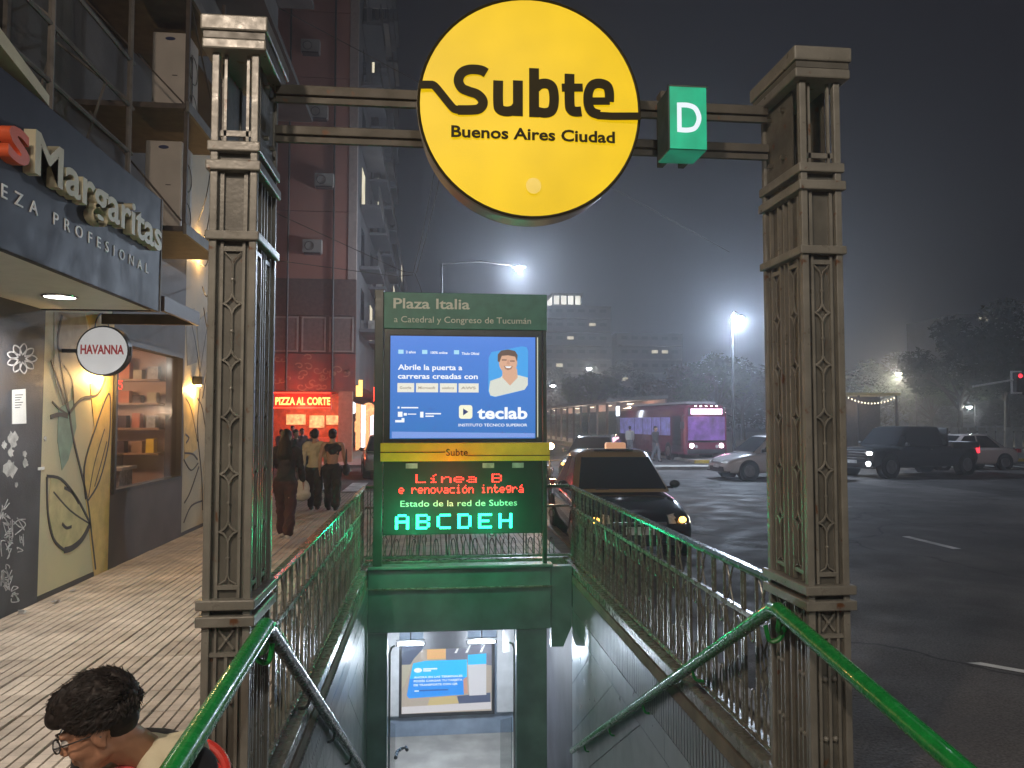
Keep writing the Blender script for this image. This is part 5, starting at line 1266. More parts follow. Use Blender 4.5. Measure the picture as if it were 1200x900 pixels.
    gquad(rw_(-1, k0), rw_(1, k0), rw_(1, k1), rw_(-1, k1), .018, 'rear_window')
    ym = (ry0 + ry1) / 2
    for s in (-1, 1):
        def sd_(yb, k): p = pt(0, 0, bw, rw, k); return (s * p[0], yb, p[2])
        gquad(sd_(cy0 + .34, k0), sd_(ym - .04, k0), sd_(ym - .04, k1), sd_(ry0 + .12, k1), .006, 'side_window')
        gquad(sd_(ym + .04, k0), sd_(cy1 - .34, k0), sd_(ry1 - .10, k1), sd_(ym + .04, k1), .006, 'side_window')
        mb = B(); mb.ell((s * (hw + .06), cy0 + .30, belt + .09), (.085, .055, .065), nu=10, nv=6); mb.bx(*sorted((s * (hw * .9), s * (hw + .03))), cy0 + .28, cy0 + .32, belt + .02, belt + .06)
        mb.build('mirror', M['plastic'], t, smooth=True)
        hz = prof[1][3] - .02 if not suv else .86
        hl = B(); xa = s * hw * .90; xb = s * hw * .50
        ya0 = f + .10; 
        hl.add([(xb, f + .0, hz - .05), (xa, f + .10, hz - .06), (xa + s * .045, f + .30, hz + .0), (xa + s * .0, f + .36, hz + .09), (xb, f + .09, hz + .06),
                (xb, f + .2, hz - .05), (xa - s * .06, f + .35, hz - .06), (xa - s * .05, f + .45, hz), (xa - s * .06, f + .45, hz + .07), (xb, f + .25, hz + .05)],
               [(0, 1, 2, 3, 4), (9, 8, 7, 6, 5), (0, 5, 6, 1), (1, 6, 7, 2), (2, 7, 8, 3), (3, 8, 9, 4), (4, 9, 5, 0)])
        h_ = hl.build('headlight', M['lens'], t)
        if head != 'lens':
            B().ell((s * hw * .74, f + .035, hz + .0), (.055, .03, .045) if not suv else (.13, .05, .07), nu=10, nv=6).build('bulb', M[head], h_)
        tl = B(); tz = belt - .06
        tl.bx(*sorted((s * hw * .66, s * hw * .955)), r - .14, r + .012, tz - (.12 if not suv else .22), tz + .04)
        tl.build('tail_light', M[tail], t)
        for wy in (f + .78, r - .76):
            ar = B(); zc = .31 * wheel - .0
            ar.cyl((s * (hw - .24), wy, zc + .01), (s * (hw + .004), wy, zc + .01), .365 * wheel, n=22)
            ar.build('wheel_arch', M['arch'], t)
            wl = bpy.data.objects.new('wheel', None); COL.objects.link(wl); wl.parent = t; wl.location = (s * (hw - .085), wy, zc); wl.scale = (1, wheel, wheel)
            for nm, me in zip(('tyre', 'rim'), WM):
                o = bpy.data.objects.new(nm, me); COL.objects.link(o); o.parent = wl
        B().bx(*sorted((s * hw * .985, s * hw * 1.004)), ym + .02, ym + .16, belt - .12, belt - .09).build('door_handle', M['chrome'] if suv else paint, t)
    gz_ = prof[1][3] - .10
    B().bx(-hw * .46, hw * .46, f - .012, f + .05, gz_ + .01, gz_ + .055).build('grille_bar', M['chrome'], t, bevel=.008)
    B().bx(-hw * .6, hw * .6, f - .006, f + .08, gz + .10, gz + .24).build('lower_grille', M['plastic'], t, bevel=.01)
    B().bx(-.2, .2, f - .024, f - .007, gz + .20, gz + .31).build('number_plate', M['plate'], t); B().bx(-.2, .2, r - .002, r + .012, .55, .66).build('number_plate', M['plate'], t)
    B().bx(-hw * .93, hw * .93, f + .02, f + .12, gz + .05, gz + .10).build('bumper_strip', M['plastic'], t, bevel=.01)
    return t
P_black = carpaint('black car paint', (.016, .016, .02), .18); P_yel = carpaint('taxi roof yellow', (.30, .21, .09), .3)
P_white = carpaint('white car paint', (.62, .60, .62)); P_dark = carpaint('graphite car paint', (.03, .035, .04)); P_grey = carpaint('grey car paint', (.09, .09, .095)); P_beige = carpaint('pale beige reflection car paint', (.34, .31, .26)); P_w2 = carpaint('pearl white car paint', (.66, .60, .58))
tx = car('black taxi with a tan yellow roof parked against the road side railing', 'taxi', 'taxi', (2.96, 12.5, -.12), R(-2), P_black, L=4.0, W=1.66, H=1.50, kind='sedan', roof=P_yel, head='hl_amber', group=None)
B().bx(-.32, .32, -.22, .10, 1.50, 1.52).build('roof_rack', M['plastic'], tx)
B().tube([(.075 * math.cos(a * PI / 8), -2.035, .60 + .05 * math.sin(a * PI / 8)) for a in range(16)], .012, 5, closed=True).build('emblem', M['chrome'], tx, smooth=True)
B().bx(-.42, -.22, -.9, -.86, .93, .95).build('wiper', M['plastic'], tx)
ts = B().bx(-.17, .17, -.09, .06, 0, .13).build('taxi_roof_lamp', emit('taxi lamp box', (.9, .45, .25), .5, base=(.5, .3, .2)), tx, loc=(.12, .25, 1.49), bevel=.03)
car('white hatchback driving across behind the taxi', 'car', 'parked_car', (11.9, 25.9, -.12), R(-86), P_white, L=4.2, W=1.75, H=1.50, kind='hatch')
car('black pickup style off-roader with lit headlights crossing the avenue', 'off-roader', 'off_roader', (17.55, 26.9, -.12), R(-72), P_dark, L=5.5, W=1.90, H=1.80, kind='pickup', head='hl_on', tail='tail_on', wheel=1.25)
car('white saloon partly hidden behind the black off-roader', 'car', 'saloon_car', (21.9, 30.0, -.12), R(-88), P_w2, L=4.3, W=1.72, H=1.46, kind='sedan')
car('grey saloon with a dark windscreen just behind the taxi roof', 'car', 'saloon_car', (5.75, 26.5, -.12), R(-24), P_grey, L=4.5, W=1.76, H=1.50, kind='sedan', head='hl_amber')
car('saloon coloured by a pale beige reflection at the side street crossing left of the info frame', 'car', 'saloon_car', (-1.65, 29.0, -.12), R(6), P_beige, L=4.4, W=1.74, H=1.48, kind='sedan')  # beige reflection put into the whole body paint
p = aty(641, 522, 19)
hd = thing('motorbike', 'motorbike with a dazzling orange headlight beside the far railing end', 'motorbike', (p.x, 19, -.12))
B().ell((0, -.62, p.z + .12), (.075, .05, .075)).build('headlight', emit('dazzling headlight', (1, .55, .26), 90), hd)
for yy in (-.65, .65): B().tube([(0, yy + .28 * math.cos(a * PI / 10), .29 + .28 * math.sin(a * PI / 10)) for a in range(20)], .045, 6, closed=True).build('wheel', M['rubber'], hd, smooth=True)
B().tube([(0, -.65, .3), (0, -.48, .8), (0, -.40, 1.02)], .03, 6).build('fork', M['chrome'], hd); B().tube([(-.36, -.30, 1.05), (-.12, -.40, 1.02), (.12, -.40, 1.02), (.36, -.30, 1.05)], .016, 6).build('handlebar', M['plastic'], hd)
B().loft([[(w * math.cos(a * PI / 5), y, z + h * math.sin(a * PI / 5)) for a in range(10)] for y, w, z, h in ((-.5, .04, .75, .1), (-.3, .13, .78, .14), (.05, .14, .72, .14), (.3, .12, .72, .10), (.75, .09, .78, .05))]).build('body', P_dark, hd, smooth=True)
B().bx(-.11, .11, .0, .7, .84, .91).build('seat', M['plastic'], hd, bevel=.03); B().bx(-.16, .16, -.2, .25, .3, .62).build('engine', M['steel_pale'], hd, bevel=.04)
lamp(hd, (0, -.75, p.z + .12), 110, (1, .6, .3), .06)

# bus
bus = thing('city_bus', 'red city bus with a pink lit destination panel at the station', 'bus', (13.55, 36.9, -.12), R(4))
bw, bl_, bh = 1.12, 10.5, 2.86
P_red = carpaint('red bus paint', (.15, .012, .04)); P_busw = carpaint('pale bus roof', (.42, .40, .42))
sec = lambda y, k=1.0, kz=1.0: [(-bw * k, y, .35), (-bw * k, y, 2.3 * kz), (-bw * k * .96, y, 2.62 * kz), (-bw * k * .8, y, 2.8 * kz), (0, y, bh * kz), (bw * k * .8, y, 2.8 * kz), (bw * k * .96, y, 2.62 * kz), (bw * k, y, 2.3 * kz), (bw * k, y, .35)]
B().loft([sec(-.02, .94, .975), sec(.05, .985, .99), sec(.18), sec(bl_)]).build('body', P_red, bus, smooth=True, angle=R(35))
B().bx(-.8, .8, .6, bl_ - .5, bh - .0, bh + .12).build('roof_pod', P_busw, bus, bevel=.04)
B().bx(-.96, .96, -.05, -.028, 1.05, 2.22).build('windscreen', emit('violet lit windscreen', (.30, .12, .62), .45, .7, 2.2), bus); B().bx(-.95, .95, -.06, -.03, 2.28, 2.66).build('sign_case', M['plastic'], bus)
B().bx(-.82, .82, -.075, -.061, 2.33, 2.60).build('destination_panel', emit('pink destination panel', (1, .45, .62), 6), bus)
for k in range(5): B().bx(-.6 + .28 * k, -.52 + .28 * k, -.04, .02, 2.72, 2.76).build('marker_light', M['hl_on'], bus)
for s in (-1, 1):
    B().cyl((s * .78, -.05, .78), (s * .78, -.02, .78), .11, n=14).build('headlight', M['hl_on'], bus)
    B().cyl((s * .54, -.05, .74), (s * .54, -.02, .74), .08, n=12).build('headlight', M['lens'], bus)
    B().tube([(s * 1.12, .05, 2.3), (s * 1.34, -.2, 2.2), (s * 1.34, -.22, 1.95)], .025, 6).build('mirror_arm', M['plastic'], bus); B().bx(s * 1.34 - .09, s * 1.34 + .09, -.26, -.18, 1.62, 1.96).build('mirror', M['plastic'], bus, bevel=.02)
    for k in range(6):
        y0 = 1.9 + k * 1.4
        B().bx(*sorted((s * (bw - .01), s * (bw + .008))), y0, y0 + 1.3, 1.25, 2.2).build('side_window', emit('violet lit bus window', (.22, .2, .55), .55, .5, 3) if k == 0 else bpy.data.materials['violet lit bus window'], bus)
    B().bx(*sorted((s * (bw - .01), s * (bw + .01))), .5, 1.6, .45, 2.25).build('door', M['car_glass'], bus)
    for wy in (2.2, 8.4):
        B().cyl((s * .75, wy, .44), (s * (bw + .012), wy, .44), .46, n=20).build('wheel', M['rubber'], bus); B().cyl((s * .9, wy, .44), (s * (bw + .022), wy, .44), .25, n=16).build('rim', M['rim'], bus)
B().bx(-1.0, 1.0, -.045, -.015, .95, 1.02).build('trim', M['chrome'], bus); B().bx(-1.0, 1.0, -.055, .0, .38, .60).build('bumper', M['plastic'], bus, bevel=.02)
lamp(bus, (0, -.9, 2.4), 18, (1, .35, .6), .3); lamp(bus, (0, 3.5, 2.2), 20, (.5, .4, 1), .2)

# bus station shed
stn = thing('bus_station', 'long low bus station shed with glazed bays and a pale roof edge', 'bus shelter', (12.0, 45, 0))
B().prism([(-1.6, 3.0), (2.2, 3.25), (2.2, 3.45), (-1.6, 3.2)], 'xz', 0, 42).build('roof', M['steel_pale'], stn)
B().bx(-1.0, 2.2, 0, 42, -.12, .22).build('platform', M['concrete'], stn)
c0 = B().bx(-.08, .08, -.08, .08, .22, 3.02).build('column', M['steel_dark'], stn, loc=(-.8, .4, 0))
gp0 = B().bx(-.01, .01, 0, 2.3, .5, 2.5).build('glass_panel', M['glass_clear'], stn, loc=(-.8, .7, 0))
lt0 = B().bx(-.1, .1, 0, 1.0, 2.93, 2.96).build('tube_light', emit('warm station tube', (1, .78, .55), 4), stn, loc=(.3, 1.2, 0))
for k in range(1, 15):
    inst(c0, stn, (-.8, .4 + 2.9 * k, 0)); inst(gp0, stn, (-.8, .7 + 2.9 * k, 0)) if k < 14 else None; inst(lt0, stn, (.3, 1.2 + 2.9 * k, 0)) if k % 2 == 0 and k < 14 else None
bkw = B().bx(2.0, 2.1, 0, 42, .22, 3.2).build('back_panel', mat('station back panel', (.25, .15, .13), .7, var=.4, scale=.6), stn)
lamp(stn, (.4, 3, 2.6), 260, (1, .75, .55), .3); lamp(stn, (.4, 18, 2.6), 260, (1, .75, .55), .3); lamp(stn, (.4, 32, 2.6), 260, (1, .75, .55), .3)
B().bx(-.95, -.86, -.2, .25, 2.2, 2.75).build('box_light', emit('blue white box light', (.8, .88, 1), 8), stn)

# kiosk with string lights
kp = aty(1020, 494, 42)
ks = thing('kiosk', 'dark kiosk with a yellow edged roof and a string of small lights', 'kiosk', (kp.x, 42, .02))
B().bx(-3.2, 1.9, 0, 2.6, 3.35, 3.5).build('roof', mat('kiosk roof edge', (.42, .33, .12), .6, var=.2), ks)
for x in (-3.0, -.6, 1.7): B().bx(x - .05, x + .05, .1, .2, 0, 3.349).build('post', M['steel_dark'], ks)
B().bx(-2.9, 1.6, 1.6, 2.4, 0, 3.3).build('back_panel', M['steel_dark'], ks); B().bx(-2.9, -1.2, .5, 1.2, 0, 1.1).build('counter', M['shop_orange'], ks)
bb = B()
for k in range(15):
    u = k / 14; bb.ell((-1.3 + 2.8 * u, .0, 3.2 - .55 * 4 * u * (1 - u) * .6), (.03, .03, .045), nu=6, nv=4)
bb.build('string_light', emit('string bulb', (1, .85, .6), 6), ks)
B().bx(-2.6, -2.0, 1.5, 1.59, 1.4, 2.1).build('lit_board', M['shop_white'], ks)
lamp(ks, (0, .8, 2.7), 25, (1, .8, .55), .2)
rp = aty(988, 491, 41)
rl_ = thing('red_signal', 'red pedestrian signal in front of the kiosk', 'signal', (rp.x, 41, .02))
B().cyl((0, 0, 0), (0, 0, 2.3), .05, n=8).build('pole', M['steel_dark'], rl_); B().bx(-.14, .14, -.1, .1, 1.75, 2.3).build('housing', M['plastic'], rl_); B().cyl((0, -.13, rp.z), (0, -.101, rp.z), .11, n=14).build('lens', M['tail_on'], rl_)
# traffic light on its arm
tp = aty(1197, 447, 34)
tl_ = thing('traffic_light', 'traffic light on a long grey arm over the avenue', 'traffic light', (tp.x + 2.2, 34.6, -.12))
hz = tp.z + .12
B().cyl((0, 0, 0), (0, 0, hz + .6), .09, n=10).build('pole', M['steel_pale'], tl_, smooth=True)
a0 = aty(1140, 453, 34)
B().tube([(0, 0, hz + .4), (-2.2, -.3, hz + .12), (a0.x - tp.x - 2.2, -.6, a0.z + .12)], .045, 8).build('arm', M['letter_white'], tl_, smooth=True)
B().bx(-2.42, -2.0, -.55, -.30, hz - .50, hz + .45).build('housing', M['plastic'], tl_, bevel=.03); B().bx(-2.50, -1.92, -.29, -.27, hz - .58, hz + .53).build('backboard', M['letter_white'], tl_)
for k, m in enumerate(('tail_on', 'plastic', 'plastic')): B().cyl((-2.21, -.58, hz + .27 - .3 * k), (-2.21, -.551, hz + .27 - .3 * k), .10, n=14).build('lens', M[m], tl_)
# bollard and fence bits by the square
ff = thing('square_fence', 'low pale fence panels at the edge of the square', 'fence', (26.0, 40, .02))
for k in range(14): B().bx(k * .55, k * .55 + .42, 0, .05, .1, 1.5).build('slat', M['concrete'], ff)
B().bx(0, 7.6, .051, .09, .3, .4).build('rail', M['steel_pale'], ff); B().bx(0, 7.6, .051, .09, 1.2, 1.3).build('rail', M['steel_pale'], ff)
# suspended cables
J = aty(484, 320, 20)
ov = thing('overhead_cable', 'thin pale cables meeting in a knot above the Plaza Italia header', 'cable', tuple(J))
def rel(x, y): return tuple(aty(x, y, 20) - J)
tubes = [[rel(484, 320), rel(495, 275), rel(506, 218), rel(525, 120)], [rel(488, 320), rel(500, 275), rel(512, 225), rel(531, 120)], [rel(484, 320), rel(472, 318), tuple(Vector((-4.0, 20, 7.2)) - J)], [rel(484, 322), rel(465, 324), tuple(Vector((-4.0, 19.6, 5.9)) - J)], [rel(486, 320), rel(492, 335), rel(497, 352)],
         [tuple(Vector((-4.0, 20, 12.6)) - J), rel(531, 118), tuple(Vector((12.5, 31, 9.0)) - J)]]
for q in tubes: B().tube(q, .012, 4).build('cable', M['steel_pale'], ov)

# ------------------------------------------------------------------ people
def caps(b, p0, p1, r0, r1, n=12):
    p0, p1 = Vector(p0), Vector(p1); b.cyl(p0, p1, r0, r1, n); b.ell(p0, (r0,) * 3, nu=n, nv=8); b.ell(p1, (r1,) * 3, nu=n, nv=8)
def blob(b, name, m, parent, voxel=.012, smooth=4, label=None, fold=0):
    me = bpy.data.meshes.new(name); me.from_pydata(b.v, [], b.f)
    bm = bmesh.new(); bm.from_mesh(me); bmesh.ops.remove_doubles(bm, verts=bm.verts, dist=1e-6); bmesh.ops.recalc_face_normals(bm, faces=bm.faces); bm.to_mesh(me); bm.free()
    o = bpy.data.objects.new(name, me); COL.objects.link(o)
    md = o.modifiers.new('r', 'REMESH'); md.mode = 'VOXEL'; md.voxel_size = voxel; md.use_smooth_shade = True
    if smooth: s = o.modifiers.new('s', 'SMOOTH'); s.iterations = smooth; s.factor = .5
    bpy.context.view_layer.update(); baked(o); o.data.materials.clear(); o.data.materials.append(m)
    if fold:
        vv = [(v.co.copy(), v.normal.copy()) for v in o.data.vertices]
        for v, (c_, n_) in zip(o.data.vertices, vv):
            k_ = noise.noise(Vector((c_.x * 9, c_.y * 9, c_.z * 5))) + .6 * noise.noise(Vector((c_.x * 20 + c_.z * 14, c_.y * 20, c_.z * 16)))
            v.co = c_ + n_ * (k_ * fold)
    for p_ in o.data.polygons: p_.use_smooth = True
    if parent: o.parent = parent
    if label: o['label'] = label
    return o
def head_prims(b, Mx):
    def e(c, r, rot=None): b.ell(Mx @ Vector(c), r, Mx.to_3x3() @ (rot or Matrix.Identity(3)), nu=16, nv=12)
    def c_(p0, p1, r0, r1): caps(b, Mx @ Vector(p0), Mx @ Vector(p1), r0, r1, 10)
    e((0, .012, .035), (.074, .095, .088)); e((0, -.025, -.01), (.066, .072, .085)); e((0, -.035, -.055), (.052, .056, .058)); e((0, -.070, -.092), (.026, .024, .020))
    for s in (-1, 1):
        e((s * .036, -.068, -.030), (.026, .024, .026)); e((s * .030, -.086, .026), (.026, .013, .010)); e((s * .074, .008, -.006), (.010, .020, .031), Matrix.Rotation(s * .3, 3, 'Z')); e((s * .070, .012, -.032), (.008, .012, .014))
        e((s * .010, -.107, -.034), (.009, .010, .008)); c_((s * .045, .0, -.06), (s * .022, -.065, -.088), .020, .016)
    c_((0, -.090, .022), (0, -.116, -.028), .008, .0115)
    e((0, -.095, -.058), (.022, .011, .0065)); e((0, -.093, -.070), (.019, .011, .0075))
def ptM(fwd, up, org):
    f = Vector(fwd).normalized(); u = Vector(up); x = (-f).cross(u).normalized(); u = x.cross(-f).normalized()
    m = Matrix((x, -f, u)).transposed().to_4x4(); m.translation = Vector(org); return m
def hand(b, w, d, up, s=1.0, curl=.5):
    # palm, four bent fingers of unequal length, a thumb leaving the side
    w = Vector(w); d = Vector(d).normalized(); up = Vector(up).normalized(); side = d.cross(up).normalized()
    b.ell(w + d * .045 * s, (.045 * s, .040 * s, .016 * s), Matrix((d, side, up)).transposed(), nu=10, nv=8)
    for k, ln in enumerate((.068, .078, .072, .056)):
        o = w + d * .080 * s + side * ((k - 1.5) * .019 * s); d2 = (d - up * curl * .6).normalized(); d3 = (d - up * curl * 1.6).normalized()
        m1 = o + d * ln * .42 * s; m2 = m1 + d2 * ln * .33 * s; m3 = m2 + d3 * ln * .28 * s
        for a, c, r0, r1 in ((o, m1, .0095, .0085), (m1, m2, .0085, .0078), (m2, m3, .0078, .0068)): caps(b, a, c, r0 * s, r1 * s, 8)
    o = w + d * .03 * s - side * .032 * s; m1 = o + (d * .5 - side * .8 - up * .3).normalized() * .032 * s; m2 = m1 + (d * .9 - side * .3 - up * .3).normalized() * .028 * s
    caps(b, o, m1, .012 * s, .010 * s, 8); caps(b, m1, m2, .010 * s, .008 * s, 8)

# --- the seated man beside the pillar, head bowed
HX, HY, HZ = -.945, 2.38, .972
man = thing('person', 'young man in glasses sitting head bowed in a cream and black top beside the handrail', 'person', (-.85, 2.72, -.112))
def q_(p): return Vector(p) - Vector((-.74, 2.42, 0))
Hc = Vector((HX, HY, HZ)) - Vector((-.85, 2.72, -.112)); Hm = ptM((-.92, -.12, -.37), (-.37, -.10, .92), Hc)
b = B(); head_prims(b, Hm)
nk0 = Hm @ Vector((0, .035, -.055)); nk1 = q_((-.745, 2.16, .965))
caps(b, nk0, nk1, .052, .058); caps(b, Hm @ Vector((0, .01, -.05)), nk1, .048, .055)
pel = q_((-.88, 2.46, .50)); chest = q_((-.79, 2.28, .82)); left = Vector((.94, -.34, 0))
shl = q_((-.745, 2.18, .925)) + left * .175; shr = q_((-.745, 2.18, .925)) - left * .175
b.ell(pel, (.16, .13, .12), nu=16, nv=12); caps(b, pel + Vector((0, -.02, .05)), chest, .125, .135, 16); b.ell(chest + Vector((0, 0, .03)), (.17, .13, .13), nu=16, nv=12)
caps(b, shl, shr, .062, .062); caps(b, nk1, chest, .06, .11)
fwd = Vector((-.34, -.94, 0))
ell_ = shl + fwd * .10 + Vector((0, 0, -.26)); elr = shr + fwd * .10 + Vector((0, 0, -.26))
wl_ = ell_ + fwd * .20 + Vector((0, 0, -.02)) - left * .08; wr_ = elr + fwd * .20 + Vector((0, 0, -.02)) + left * .08
for a, e_l, w_l in ((shl, ell_, wl_), (shr, elr, wr_)): caps(b, a, e_l, .047, .038); caps(b, e_l, w_l, .037, .026)
hand(b, wl_, fwd - left * .3, Vector((0, 0, 1)) + left * .2, 1, .7); hand(b, wr_, fwd + left * .3, Vector((0, 0, 1)) - left * .2, 1, .7)
for s in (-1, 1):
    hp = pel + left * (.09 * -s) + Vector((0, 0, -.03)); kn = hp + fwd * .42 + Vector((0, 0, .0)); kn.z = .50; an = kn + fwd * .02; an.z = .20
    caps(b, hp, kn, .085, .055); caps(b, kn, an, .053, .036); caps(b, an, an + fwd * .15 + Vector((0, 0, -.05)), .036, .026)
blob(b, 'body', M['skin'], man, .0062, 3)
# hair: dense short wavy mass with clumps
b = B(); rnd = random.Random(6)
def he(c, r): b.ell(Hm @ Vector(c), r, Hm.to_3x3(), nu=14, nv=10)
he((0, .012, .060), (.086, .104, .088)); he((0, .050, .005), (.066, .056, .062)); he((0, -.085, .078), (.062, .038, .036)); he((.0, -.02, .112), (.064, .072, .036))
def hair_ok(p): return not ((p.y < -.045 and p.z < .050) or (p.y < .028 and p.z < .018) or p.z < -.055)
def hair_pt(rnd_, k1):
    th = rnd_.uniform(0, 2 * PI); ph = math.acos(rnd_.uniform(-.75, 1))
    d = Vector((math.sin(ph) * math.cos(th), math.sin(ph) * math.sin(th), math.cos(ph)))
    taper = 1 if d.z > 0 else 1 + d.z * .28
    p = Vector((0, .014, .050)) + Vector((d.x * .088 * k1 * taper, d.y * .106 * k1 * taper, d.z * .094 * k1))
    if p.z > .06 and p.y < -.02: p.y -= .014 * min(1, (p.z - .06) / .05) * min(1, (-.02 - p.y) / .05); 
    if p.z > .05: p.z += .009
    return p, d
n_ = 0
while n_ < 420:
    p, d = hair_pt(rnd, 1.0)
    if not hair_ok(p): continue
    n_ += 1; p = p + d * (noise.noise(p * 22) * .012); he(tuple(p), (rnd.uniform(.009, .015), rnd.uniform(.009, .016), rnd.uniform(.007, .011)))
hr_ = blob(b, 'hair', M['hair'], man, .0045, 1)
b = B(); n_ = 0
while n_ < 3600:
    p, d = hair_pt(rnd, 1.045)
    if not hair_ok(p): continue
    n_ += 1
    p = p + d * (noise.noise(p * 22) * .012 + .001); sw = noise.noise(p * 28) * 2.0
    flow = Vector((sw * .9 + .25 * (1 if p.x > 0 else -1), -1, -.5 if p.z < .06 else .15)); flow = (flow - d * flow.dot(d)).normalized()
    l_ = rnd.uniform(.014, .030); side_ = flow.cross(d) * rnd.gauss(0, .006)
    pts = [Hm @ (p - flow * l_ * .4 - d * .003), Hm @ (p + flow * l_ * .2 + d * .0035 + side_ * .5), Hm @ (p + flow * l_ * .75 + side_ + d * (rnd.uniform(.006, .014) if n_ % 7 == 0 else rnd.uniform(-.002, .006)))]
    b.tube(pts, [.0017, .0014, .0005], 3)
b.build('hair_lock', M['hair'], hr_, kind='stuff')
# glasses
b = B()
for s in (-1, 1):
    b.tube([Hm @ Vector((s * .034 + .026 * math.cos(a * PI / 8), -.113 + .004 * abs(s * .034 + .026 * math.cos(a * PI / 8)) * 10, .006 + .019 * math.sin(a * PI / 8))) for a in range(16)], .0022, 5, closed=True)
    b.tube([Hm @ Vector((s * .060, -.109, .010)), Hm @ Vector((s * .074, -.06, .009)), Hm @ Vector((s * .080, .0, .006)), Hm @ Vector((s * .080, .018, -.008))], .0022, 5)
b.tube([Hm @ Vector((-.010, -.115, .010)), Hm @ Vector((0, -.118, .013)), Hm @ Vector((.010, -.115, .010))], .0022, 5)
gl = b.build('glasses', M['plastic'], man, smooth=True)
b = B()
for s in (-1, 1): b.ell(Hm @ Vector((s * .034, -.1125, .006)), (.024, .0015, .018), Hm.to_3x3(), nu=14, nv=6)
b.build('lens', glass('spectacle lens', (.95, .97, 1), .05), gl, smooth=True)
for s in (-1, 1):
    ey = B().ell(Hm @ Vector((s * .031, -.087, .004)), (.0125,) * 3, nu=12, nv=8).build('eye', mat('eye white', (.6, .57, .53), .3, var=.03), man, smooth=True)
    B().ell(Hm @ Vector((s * .031, -.0965, -.001)), (.0058, .0040, .0058), Hm.to_3x3(), nu=10, nv=6).build('iris', M['hair'], ey, smooth=True)
    B().tube([Hm @ Vector((s * .014, -.099, .032)), Hm @ Vector((s * .034, -.101, .037)), Hm @ Vector((s * .052, -.090, .031))], [.002, .0034, .0018], 5).build('eyebrow', M['hair'], man)
# clothes: black top, cream shoulder panels, coral front
b = B(); caps(b, pel + Vector((0, -.02, .02)), chest, .145, .152, 18); b.ell(chest + Vector((0, 0, .03)), (.186, .145, .14), nu=18, nv=12); caps(b, shl, shr, .070, .070)
for a, e_l in ((shl, ell_), (shr, elr)): caps(b, a, a.lerp(e_l, .75), .066, .058)
b.ell(pel, (.175, .15, .12), nu=16, nv=10)
blob(b, 'shirt', M['cloth_black'], man, .009, 3, fold=.010)
b = B(); nb = nk1 + Vector((0, 0, -.005))
caps(b, nb + left * .055 - fwd * .025 + Vector((0, 0, -.005)), shl * .55 + nb * .45 + fwd * .09 + Vector((0, 0, -.055)), .036, .05, 14)
caps(b, nb + left * .06 - fwd * .06, chest + left * .10 - fwd * .08, .05, .07, 14); caps(b, nb - left * .05 - fwd * .03, shr * .55 + nb * .45 + fwd * .09 + Vector((0, 0, -.05)), .036, .05, 14)
caps(b, nb - fwd * .055 - left * .05, nb - fwd * .055 + left * .06, .042, .045, 14)
caps(b, nb + left * .035, shl * .62 + nb * .38 + Vector((0, 0, .018)), .052, .070, 14); caps(b, nb - fwd * .03 + left * .03, shl * .5 + nb * .5 - fwd * .07, .05, .07, 14)
for k in (.3, .55): caps(b, nb + left * .06 + fwd * .02, nb + left * .11 + fwd * .09 + Vector((0, 0, -.15)), .046, .06, 14)
blob(b, 'collar_panel', M['cloth_cream'], man, .007, 4, fold=.007)
b = B(); caps(b, chest + fwd * .12 + Vector((0, 0, .07)), chest + fwd * .13 + Vector((0, 0, -.15)), .055, .07); caps(b, nb + fwd * .07 + Vector((0, 0, -.03)), chest + fwd * .12 + Vector((0, 0, .03)) - left * .04, .035, .06)
blob(b, 'shirt_front', M['cloth_red'], man, .010, 3)
b = B()
for s in (-1, 1):
    hp = pel + left * (.09 * -s) + Vector((0, 0, -.03)); kn = hp + fwd * .42; kn.z = .50; an = kn + fwd * .02; an.z = .23
    caps(b, hp, kn, .10, .072); caps(b, kn, an, .070, .055)
b.ell(pel + Vector((0, 0, -.02)), (.18, .155, .11), nu=16, nv=10)
blob(b, 'trousers', M['cloth_grey'], man, .012, 3)
for s in (-1, 1):
    hp = pel + left * (.09 * -s); kn = hp + fwd * .44; an = Vector((kn.x, kn.y, .165)); b = B()
    caps(b, an - fwd * .03, an + fwd * .17 + Vector((0, 0, -.01)), .048, .042); blob(b, 'shoe', M['cloth_white'], man, .010, 2)
# chair
ch = thing('plastic_chair', 'red plastic chair under the seated man beside the pillar', 'chair', (-1.02, 2.78, 0), -math.atan2(.34, .94)); ch.scale = (1, 1, .75)
B().bx(-.22, .22, -.22, .20, .405, .435).build('seat', M['plastic_red'], ch, bevel=.012)
for x in (-.19, .19):
    for y in (-.19, .17): B().cyl((x, y, .404), (x * 1.12, y * 1.15, 0), .018, .016, 8).build('leg', M['plastic_red'], ch)
bk = B()
for k in range(6):
    x = -.16 + .064 * k; bk.tube([(x, .20, .43), (x, .235, .62), (x * 1.02, .265, .80)], .011, 6)
bk.tube(cr([(-.205, .19, .42), (-.215, .235, .64), (-.20, .268, .80), (-.12, .285, .875), (0, .29, .89), (.12, .285, .875), (.20, .268, .80), (.215, .235, .64), (.205, .19, .42)], 4), .018, 8)
bk.tube(cr([(-.19, .262, .78), (0, .275, .80), (.19, .262, .78)], 4), .015, 8)
bk.build('backrest', M['plastic_red'], ch, smooth=True)

